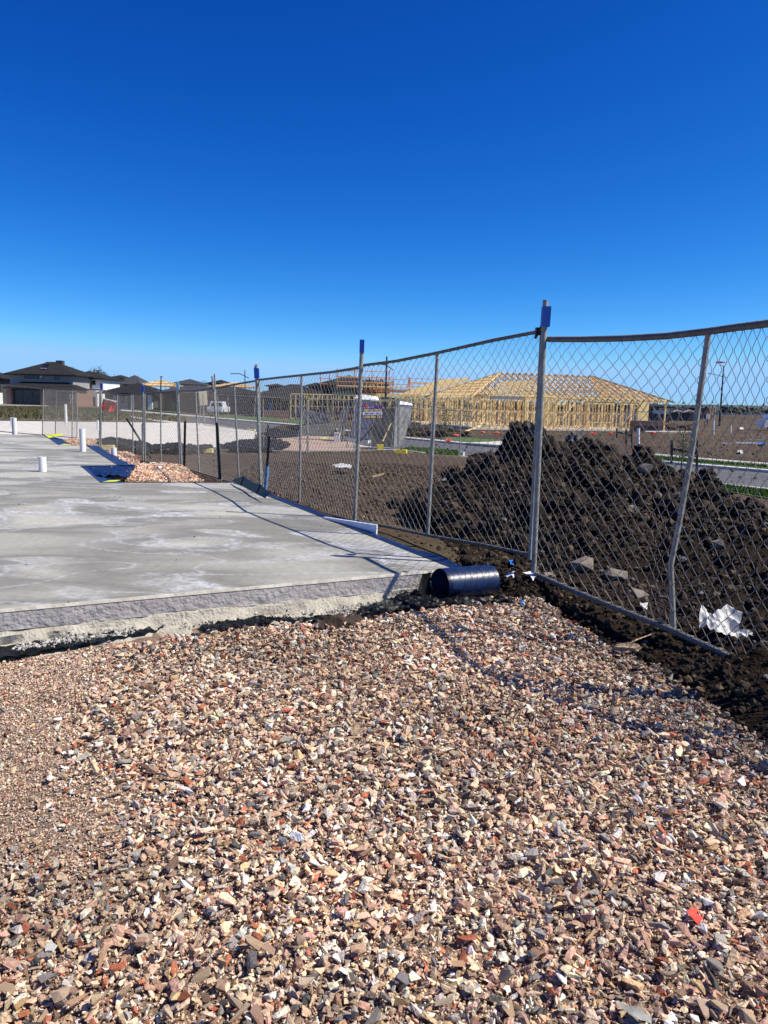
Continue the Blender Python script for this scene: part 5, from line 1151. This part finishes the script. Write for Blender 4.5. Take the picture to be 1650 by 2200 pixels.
for k, (px, py, wd_, m) in enumerate(((1546, 887, 7, 'whitewall'), (1551, 893, 9, 'whitewall'), (1566, 889.5, 9, 'whitewall'), (1561, 896, 12, 'card'), (1579, 890, 7, 'whitewall'), (1608, 888.6, 10, 'whitewall'), (1622, 888.8, 8, 'whitewall'), (1612, 898, 6, 'whitewall'), (1621, 898.5, 7, 'whitewall'), (1640, 889, 8, 'whitewall'), (1590, 895, 6, 'greywall'))):
    d = 330+k*13; h = HB('far_house', ('tiny white far house nearest the tall lamp pole', 'tiny far house below the first one beside the lamp pole', 'tiny white far house third along the horizon from the lamp pole', 'tiny cream far house low beside the lamp pole', 'tiny far house in front of the wood between lamp pole and mesh knot', 'tiny wide white far house in the middle of the right horizon', 'tiny white far house touching the wide one on the horizon', 'tiny lower white far house nearest the white van', 'tiny far house closest above the white van', 'tiny far house at the right photo edge', 'tiny grey far house left of the wide white one')[k], px-wd_/2, px+wd_/2, py+2.5, d, group='tiny houses along the right horizon'); h.wall(m, px-wd_/2, px+wd_/2, py-.8, 6, 0, zb=-3); h.roof('roofgrey', px-wd_/2, px+wd_/2, py-.8, py-2.6, 7, 0, .4)

# ------------------------------------------------------------------ portable toilets
def toilet(label, px0, px1, ybot, ytop, d, lean, rz, m='toilet'):
    p = W((px0+px1)/2, ybot, d); p.z = GZF+.18; h = (ybot-ytop)/F_PX*d; wd = (px1-px0)/F_PX*d
    t = thing('portable_toilet', label, 'portable toilet', p, 'portable toilets behind the fence'); A_ = Matrix.Rotation(lean, 3, 'Y')@Matrix.Rotation(rz, 3, 'Z'); w2 = wd/2; dp = .55
    f = lambda x, y, z: p+A_@Vector((x, y, z))
    bx = lambda x0, x1, y0, y1, z0, z1: ([f(x0, y0, z0), f(x1, y0, z0), f(x1, y1, z0), f(x0, y1, z0)], [f(x0, y0, z1), f(x1, y0, z1), f(x1, y1, z1), f(x0, y1, z1)])
    MB().hexa(*bx(-w2, w2, -dp, dp, .14, h-.22)).build('cabin', M['toiletdark'], t); MB().hexa(*bx(-w2-.03, w2+.03, -dp-.05, dp+.05, 0, .13)).build('skid_base', M['whitewall'], t)
    mb = MB(); mb.hexa([f(-w2-.03, -dp-.04, h-.22), f(w2+.03, -dp-.04, h-.22), f(w2+.03, dp+.04, h-.22), f(-w2-.03, dp+.04, h-.22)], [f(-w2*.8, -dp*.7, h), f(w2*.8, -dp*.7, h), f(w2*.8, dp*.7, h), f(-w2*.8, dp*.7, h)]); mb.build('roof', M['whitewall'], t)
    dr = MB().hexa(*bx(-w2+.04, w2-.04, -dp-.035, -dp+.01, .18, h-.26)).build('door', M[m], t)
    for zz in (.62, 1.15, 1.66): MB().hexa(*bx(-w2+.14, w2-.14, -dp-.045, -dp-.034, zz, zz+.035)).build('door_rib', M['toiletdark'], dr)
    MB().hexa(*bx(-w2+.25, -w2+.55, -dp-.048, -dp-.034, h-.55, h-.45)).build('red_mark', M['red'], t)
toilet('nearer grey portable toilet tilted to the right behind the banner', 757, 797, 956, 857, 34.5, R(7), R(-14))
toilet('further dark portable toilet with white roof right of the shade cloth', 848, 878, 930, 866, 48, R(3), R(10))
# shade cloth panels
def cloth(label, pts, m, seed):
    mb = MB(); nx, ny = 10, 8; (a, b, c, d) = [W(*q) for q in pts]
    for i in range(nx):
        for j in range(ny):
            f = lambda i, j: lerp(lerp(a, b, i/nx), lerp(d, c, i/nx), j/ny)+Vector((0, -.06*noise.noise(Vector((i*.6, j*.4, seed))), 0))
            mb.quad(f(i, j), f(i+1, j), f(i+1, j+1), f(i, j+1))
    tag(recenter(mb.build('shade_cloth', m, smooth=True, weld=True)), label, 'shade cloth', 'grey shade cloth sheets on the fence by the toilets')
M['shade'] = mat('grey_shade_cloth', (.075, .08, .078), .8, 0, .25, 6); M['shade2'] = mat('pale_shade_cloth', (.19, .19, .19), .8, 0, .3, 5)
cloth('dark grey shade cloth stretched between the two toilets', [(799, 880, 30.5), (850, 876, 30.5), (846, 962, 30.3), (797, 964, 30.3)], M['shade'], 1)
cloth('mottled grey shade cloth under the further toilet', [(849, 872, 31), (886, 880, 31.5), (866, 955, 31), (845, 962, 30.6)], M['shade2'], 2)
cloth('silver grey shade cloth slumped left of the nearer toilet', [(652, 880, 36), (706, 888, 36), (716, 912, 36), (655, 914, 36)], M['shade2'], 3)
cloth('black shade cloth piled low under the silver sheet', [(648, 914, 35.5), (724, 908, 35.5), (722, 938, 35), (645, 936, 35)], M['shade'], 4)
cloth('greenish leaning sheet against the left side of the nearer toilet', [(732, 884, 33.8), (750, 868, 33.8), (738, 950, 33.5), (722, 946, 33.5)], M['shade2'], 5)
tag(recenter(MB().tube([W(822, 948, 29.5), W(840, 910, 29.8)], .03, 6).build('prop_pole', M['timber'])), 'pale pole leaning above the bright yellow foot', 'pole')
tag(recenter(MB().tube([W(770, 952, 29), W(800, 918, 29.2)], .025, 6).build('prop_pole', M['picket'])), 'dark pole leaning across the toilet base', 'pole')
tag(recenter(MB().box(W(724, 941, 33), (.25, .2, .5)).build('white_container', M['whitewall'])), 'upright white drum left of the nearer toilet', 'drum')
sv, st = clodshape(91, 2); o = np_mesh('yellow_bag', sv*np.array([.45, .35, .38]), st, mat('lime_bag', (.55, .6, .15), .6), None); o.location = GP(697, 946, -.25); tag(o, 'lime yellow bag at the edge of the crushed rock', 'bag')
mb = MB(); mb.hexa([W(660, 850, 26.1), W(665, 850, 26.1), W(665, 850, 26.15), W(660, 850, 26.15)], [W(659, 848-.5, 26.1), W(664.5, 846.5, 26.1), W(664.5, 846.5, 26.15), W(659, 848-.5, 26.15)]); mb.hexa([W(661, 857, 26.1), W(665.5, 857, 26.1), W(665.5, 857, 26.15), W(661, 857, 26.15)], [W(659.5, 848.5, 26.1), W(665, 848, 26.1), W(665, 848, 26.15), W(659.5, 848.5, 26.15)])
tag(recenter(mb.build('orange_tag', M['yellow'])), 'small orange yellow tag on a post of the dirt fence', 'tag')
# white ute far behind the cream board
ut = thing('parked_ute', 'white utility vehicle parked on the far road', 'ute', W(470, 899, 92)); p = W(470, 896, 92); p.z = GZF+.12; q = lambda x, y, z: p+Vector((x, y, z))
bx = lambda x0, x1, y0, y1, z0, z1, k=0: ([q(x0, y0, z0), q(x1, y0, z0), q(x1, y1, z0), q(x0, y1, z0)], [q(x0+k, y0+.1*bool(k), z1), q(x1-k, y0+.1*bool(k), z1), q(x1-k, y1-.1*bool(k), z1), q(x0+k, y1-.1*bool(k), z1)])
MB().hexa(*bx(-.9, .9, -2.4, 2.4, .35, .95)).build('body', M['carwhite'], ut); MB().hexa(*bx(-.85, .85, -1.2, .8, .95, 1.6, .15)).build('cab', M['carwhite'], ut); MB().hexa(*bx(-.7, .7, -1.25, -1.0, 1.0, 1.45, .12)).build('windscreen', M['glass'], ut)
for sx in (-.8, .8):
    for sy in (-1.5, 1.5): MB().tube([q(sx-.1, sy, .33), q(sx+.1, sy, .33)], .33, 14).build('wheel', M['rubber'], ut)
for sx in (-.65, .65): MB().box(q(sx, -2.42, .72), (.3, .06, .15)).build('headlight', M['wht'], ut)
# white van, far right
vn = thing('parked_van', 'white van half cut off by the right photo edge', 'van', W(1660, 918, 78)); p = W(1656, 918, 78); p.z = GZF; q = lambda x, y, z: p+Vector((x, y, z))
MB().hexa(*bx(-1.1, 2.6, -.9, .9, .35, 1.1)).build('body', M['carwhite'], vn); MB().hexa(*bx(-.6, 2.6, -.85, .85, 1.1, 1.7, .12)).build('cab', M['carwhite'], vn); MB().hexa(*bx(-.3, .8, -.9, -.84, 1.12, 1.5)).build('side_window', M['glass'], vn)
for sx in (-.4, 1.8): MB().tube([q(sx, -.95, .33), q(sx, -.7, .33)], .33, 14).build('wheel', M['rubber'], vn)

# ------------------------------------------------------------------ lamp poles
def lamp(label, px, ybot, ytop, d, arms, lean=0, m='pole', r_=.07, arm_m='pole'):
    b = W(px[0], ybot, d); tp = W(px[1], ytop, d); t = thing('street_lamp', label, 'street lamp', b, 'street lamps in the estate'); MB().tube([b, lerp(b, tp, .5), tp], [r_, r_*.8, r_*.6], 8).build('pole', M[m], t, True)
    for (x0, y0, x1, y1, sag) in arms:
        a, c = W(x0, y0, d), W(x1, y1, d); mid = lerp(a, c, .5)+up*sag
        MB().tube([a, mid, c], .045, 6).build('arm', M[arm_m], t, True); MB().beam(a+up*.0, lerp(a, mid, .3)+up*.03, .22, .07).build('lamp_head', M['galv'], t)
lamp('lamp pole with curved arm over the roofs left of centre', (527, 526), 880, 795, 80, [(495, 803, 535, 812.5, .25)])
lamp('black lamp pole with drooping arm right of the capped middle post', (827, 831), 905, 766, 60, [(808, 782, 845, 795, .2)], r_=.10)
lamp('tall lamp pole with two arms at the right photo side', (1545, 1555), 917, 786, 95, [(1521, 802, 1562, 811.5, .05), (1546, 784, 1556, 787, .02)], r_=.13)
lamp('slim dark pole in front of the far pine roof', (345, 346), 872, 808, 95, [(344, 809, 350, 810, 0)], r_=.11)
def antenna(label, px, y0, y1, d):
    b, tp = W(px, y0, d), W(px, y1, d); t = thing('roof_antenna', label, 'antenna', b, 'roof antennas'); MB().tube([b, tp], .04, 5).build('mast', M['pole'], t)
    for k in range(3): MB().beam(tp-up*(.15*k)+Vector((-.6, 0, 0)), tp-up*(.15*k)+Vector((.6, 0, 0)), .03, .03).build('crossbar', M['galv'], t)
antenna('antenna on the roof behind the white two storey house', 155, 800, 788, 170); antenna('antenna near the dark roof right of the bare pine roof', 438, 828, 818, 150); antenna('antenna beside the far gable roof', 295, 826, 808, 180)

# ------------------------------------------------------------------ vegetation
def tree(label, px, ybase, d, h, w_, m='leafdark', nb=900, trunk=.3, squash=.8, seed=1, grp='trees behind the houses', flat=False):
    b = W(px, ybase, d); r2 = np.random.default_rng(seed); t = thing('tree', label, 'tree', b, grp)
    MB().tube([b-up*.5, b+up*h*.4, b+up*h*.75+Vector((w_*.05, 0, 0))], [trunk, trunk*.7, trunk*.3], 8).build('trunk', M['bark'], t, True)
    mb = MB()
    for k in range(6): a = k*1.05; mb.tube([b+up*h*(.35+.05*k), b+up*h*(.6+.04*k)+Vector((math.cos(a)*w_*.28, math.sin(a)*w_*.28, 0))], [trunk*.4, trunk*.12], 5)
    mb.build('limbs', M['bark'], t)
    cl = r2.normal(size=(14, 3))*np.array([w_*.24, w_*.24, h*.12])+np.array([0, 0, h*.72]); k = r2.integers(0, 14, nb); c = cl[k]+r2.normal(size=(nb, 3))*np.array([w_*.12, w_*.12, h*.065])
    s_ = w_*.035; dd = r2.normal(size=(nb, 3, 3))*s_; V_ = (c[:, None, :]+dd).reshape(-1, 3); T_ = np.arange(nb*3).reshape(-1, 3); np_mesh('crown', V_, T_, M[m], t)
tree('dark round tree behind the white two storey house', 210, 862, 185, 8.0, 5.0, seed=3)
tree('slimmer tree beside the round one behind the white house', 221, 862, 190, 7.2, 2.6, seed=4, nb=500)
tree('flat topped dark tree behind the scaffold', 803, 880, 150, 6.4, 5.6, seed=5, nb=1800)
tree('second flat topped dark tree right behind the scaffold', 818, 880, 155, 5.6, 4.6, seed=6, nb=1400)
def sapling(label, px, ybase, ytop, d, wpx, stakes=(), seed=1, nb=260, m='leaf'):
    b = W(px, ybase, d); h = (ybase-ytop)/F_PX*d; w_ = wpx/F_PX*d; r2 = np.random.default_rng(seed); t = thing('sapling', label, 'young tree', b, 'staked street saplings'); MB().tube([b, b+up*h*.9], [.02*h, .008*h], 6).build('trunk', M['bark'], t, True)
    mb = MB()
    for k in range(7): a = k*2.4; z0 = h*(.3+.08*k); mb.tube([b+up*z0, b+up*(z0+h*.12)+Vector((math.cos(a), math.sin(a), 0))*w_*.35], .006*h, 4)
    mb.build('branches', M['bark'], t)
    c = np.stack([r2.normal(0, w_*.22, nb), r2.normal(0, w_*.22, nb), h*r2.uniform(.25, 1.0, nb)], 1); s_ = .032*h
    V_, T_ = [], []
    for i in range(nb):
        a = r2.normal(size=3); a /= np.linalg.norm(a); q_ = r2.normal(size=3); e2 = np.cross(a, q_); e2 /= np.linalg.norm(e2); V_ += [c[i]-a*s_, c[i]+e2*s_*.4, c[i]+a*s_, c[i]-e2*s_*.4]; T_.append([4*i, 4*i+1, 4*i+2, 4*i+3])
    np_mesh('leaves', np.array(V_), np.array(T_), M[m], t)
    for k, (sx, y0, y1) in enumerate(stakes): MB().beam(W(sx, y0, d), W(sx, y1, d), .05, .05, (1, 0, 0)).build('stake', M['pole'], t)
    if len(stakes) > 1: s0, s1 = stakes[0], stakes[-1]; MB().beam(W(s0[0], lerp(s0[1], s0[2], .62), d+.03), W(s1[0], lerp(s1[1], s1[2], .62), d+.03), .03, .06).build('tie_strap', M['pole'], t)
sapling('leafy sapling between two black stakes beside the bent post', 1463, 1012, 924, 19, 38, ((1443, 995, 946), (1497, 1020, 946)), 3)
sapling('thin sapling with three stakes just above the soil heap', 1345, 965, 918, 30, 26, ((1325, 940, 920), (1345, 955, 922), (1357, 960, 922)), 4, 160)
sapling('sparse sapling by the far portable toilet verge', 955, 948, 880, 45, 30, ((944, 948, 915),), 6, 260)
sapling('small sapling on the verge left of the toilets', 890, 958, 900, 42, 18, ((914, 958, 918),), 7, 140)
sapling('round sapling on the far verge near the cream board', 452, 902, 876, 60, 16, (), 8, 200); sapling('sapling before the white pillar of the dark house', 287, 886, 864, 80, 14, (), 9, 160); sapling('bushy sapling left of the dark lamp pole', 331, 890, 866, 80, 18, (), 10, 200); sapling('sapling right of the dark lamp pole', 372, 892, 862, 75, 14, (), 11, 160); sapling('sapling between the lamp pole and capped post', 363, 880, 866, 90, 16, (), 12, 150)
sapling('bare dark sapling tied to twin stakes on the far field', 1516, 918, 897, 84, 8, ((1513, 918, 897), (1520, 917, 898)), 13, 50, 'leafdark')
sapling('leafy sapling beside the white van', 1636, 920, 893, 80, 12, ((1628, 922, 905),), 14, 140)
# far wooded strip and low hills
V, T = grid(np.linspace(-900, 1500, 160), np.linspace(620, 1500, 20), lambda X, Y: 1.0+7.5*smooth((Y-620)/500)*(1+.35*vnoise(X, Y, .006, 41, 4))+vnoise(X, Y, .05, 42, 3)*1.2)
struct(np_mesh('hills', V, T, M['hill'], smooth=True))
r2 = np.random.default_rng(5); nb = 9000; xx = r2.uniform(-150, 420, nb); yy = r2.uniform(420, 620, nb); k = r2.integers(0, 220, nb); cx = r2.uniform(-100, 420, 220); cy = r2.uniform(400, 600, 220); ch = r2.uniform(1.5, 5.5, 220)
c = np.stack([cx[k]+r2.normal(0, 3.5, nb), cy[k]+r2.normal(0, 3, nb), np.abs(r2.normal(.5, .35, nb))*ch[k]-.3], 1); dd = r2.normal(size=(nb, 3, 3))*.9
np_mesh('far_wood', (c[:, None, :]+dd).reshape(-1, 3), np.arange(nb*3).reshape(-1, 3), M['leafdark'], None, None, 'stuff')
# small cloud
cb = bpy.data.materials.new('cloud_white'); cb.use_nodes = True; cb.node_tree.nodes['Principled BSDF'].inputs['Base Color'].default_value = (.8, .8, .82, 1); cb.node_tree.nodes['Principled BSDF'].inputs['Alpha'].default_value = .09
Vs, Ts, off = [], [], 0; cc0 = W(1549, 778, 3000)
for k in range(14):
    sv, st = clodshape(200+k, 2); s_ = 22*random.uniform(.6, 1.2); p = np.array([random.gauss(0, 13), random.gauss(0, 8), random.gauss(0, 2.5)]); Vs.append(sv*s_*np.array([1.3, 1, .42])+p); Ts.append(st+off); off += len(sv)
o = np_mesh('cloud', np.concatenate(Vs), np.concatenate(Ts), cb, None, smooth=True); o.location = cc0; struct(o)

# ------------------------------------------------------------------ site debris
def lying(label, px0, py0, px1, py1, z, m, r_=.06, name='pipe_length', cat='pipe', box=False):
    a, b = GP(px0, py0, z), GP(px1, py1, z); mb = MB()
    (mb.beam(a+up*.05, b+up*.05, .12, .07) if box else mb.tube([a+up*r_, b+up*r_], r_, 8)); tag(recenter(mb.build(name, M[m])), label, cat, None)
lying('white length of timber lying left on the far bare field', 1550, 954.5, 1570, 955, -.34, 'whitewall', .05, 'timber_length', 'timber', True)
lying('long white timber in the middle of the far bare field', 1578, 953, 1627, 954, -.34, 'whitewall', .05, 'timber_length', 'timber', True)
lying('white timber lying furthest right on the bare field', 1610, 947, 1642, 948, -.34, 'whitewall', .05, 'timber_length', 'timber', True)
crumple('plastic_sheet', [(1630, 955), (1640, 954), (1646, 957), (1636, 958)], -.33, M['tarp'], 'blue plastic scrap on the far bare field', 'plastic scrap', .12, .2, seed=31)
crumple('plastic_sheet', [(1585, 971), (1593, 970), (1596, 974), (1586, 974)], -.33, M['whitepl'], 'white plastic scrap on the bare field above the verge', 'plastic scrap', .08, .1, seed=32)
crumple('plastic_sheet', [(1588, 923), (1596, 921), (1597, 925), (1590, 926)], -.33, M['whitepl'], 'white plastic scrap far out on the bare field', 'plastic scrap', .2, .3, seed=33)
for k, (px, y0, y1, d) in enumerate(((1371.5, 960, 921, 36), (1533, 932, 903, 50), (1570, 930, 914, 55), (1088, 939, 929, 50), (994, 981, 972, 29))):
    b = W(px, y0, d); t = thing('stub_pipe', ('white marker pipe standing in front of the timber house corner', 'white marker stake left of the tall lamp pole', 'white marker stake right of the tall lamp pole', 'short white pipe left of the soil heap top', 'short white pipe at the end of the sloping dirt fence')[k], 'marker pipe', b); wd = (.11, .09, .09, .12, .12)[k]
    MB().tube([b-up*.05, W(px, y1, d)], wd/2*1.2, 10).build('pipe_wall', M['pvc'], t, True); MB().tube([W(px, y1, d), W(px, y1, d)+up*.02], wd/2*1.3, 10).build('pipe_cap', M['whitewall'], t)
for k, (px, py, lab) in enumerate(((1165, 930, 'red bag nearest the soil heap left side of the slab edge'), (1230, 931, 'red bags piled left of the first wide opening'), (1275, 931, 'red bag under the timber wall middle'), (1313, 931.5, 'long red bag below the wide opening'), (1403, 930, 'red bag at the right corner post of the timber house'), (1506, 930, 'red bag beside a white one near the lamp pole'), (1068, 930, 'red bag under the porch post of the timber house'), (1036, 929, 'red bag left of the porch of the timber house'), (980, 935, 'orange red bag left of the timber offcuts'), (964, 946, 'red bag at the road edge by the sapling'), (612, 903, 'red bag at the foot of the far left framing'))):
    sv, st = clodshape(300+k, 2); d = 58 if px > 970 else 52; s_ = .30; o = np_mesh('red_bag', sv*np.array([1.2, .7, .6])*s_, st, M['red'], None); p = GP(px, py, GZF+.15); o.location = p; tag(o, lab, 'bag', 'red bags round the timber frames')
mb = None
for k in range(9):
    px = 985+k*11+random.uniform(-4, 4); a = W(px, 931+random.uniform(-3, 3), 57.5); b = W(px+random.uniform(30, 75), 931-random.uniform(2, 24)*(k < 4), 60)
    tag(recenter(MB().beam(a, b, .14, .07).build('timber_length', M['timber'])), ('long pine length sloping up at the far left of the porch stack', 'second sloping pine length from the left before the porch', 'third sloping pine length before the porch', 'fourth and last sloping pine length before the porch', 'flat pine length left of the porch post', 'flat pine length lying at the porch post', 'flat pine length just right of the porch post', 'second flat pine length right of the porch post', 'rightmost flat pine length behind the soil heap')[k], 'timber', 'pine offcuts before the timber porch')
lying('white timber plank on the ground right of the timber house', 1385, 928, 1495, 929, GZF+.1, 'whitewall', .05, 'timber_length', 'timber', True)
o = MB().box(W(1388, 918, 64), (2.4, 1.2, 1.1)).box(W(1388, 913.5, 64), (2.5, 1.3, .08)).build('crate_stack', M['brownbrick']); tag(recenter(o), 'brown crate stack under the open corner of the timber house', 'crate')
# ragged soil mounds on the far lots
for k, (px, py, sx, sy, sz, lab) in enumerate(((1440, 922, 4, 2, .9, 'dark dirt mound behind the right fence panel'), (905, 935, 6, 2, 1.0, 'dark dirt mound on the verge left of the timber frames'), (660, 935, 5, 2, .9, 'dark dirt mound below the silver shade cloth'))):
    sv, st = clodshape(400+k, 3); o = np_mesh('dirt_mound', sv*np.array([sx, sy, sz*1.4]), st, M['clod'], None, np.array([[.045, .032, .022]]).repeat(len(sv), 0)); o.location = GP(px, py, GZF); tag(o, lab, 'dirt mound')
print('objects', len(bpy.data.objects), 'tris', sum(len(o.data.polygons) for o in bpy.data.objects if o.type == 'MESH'))
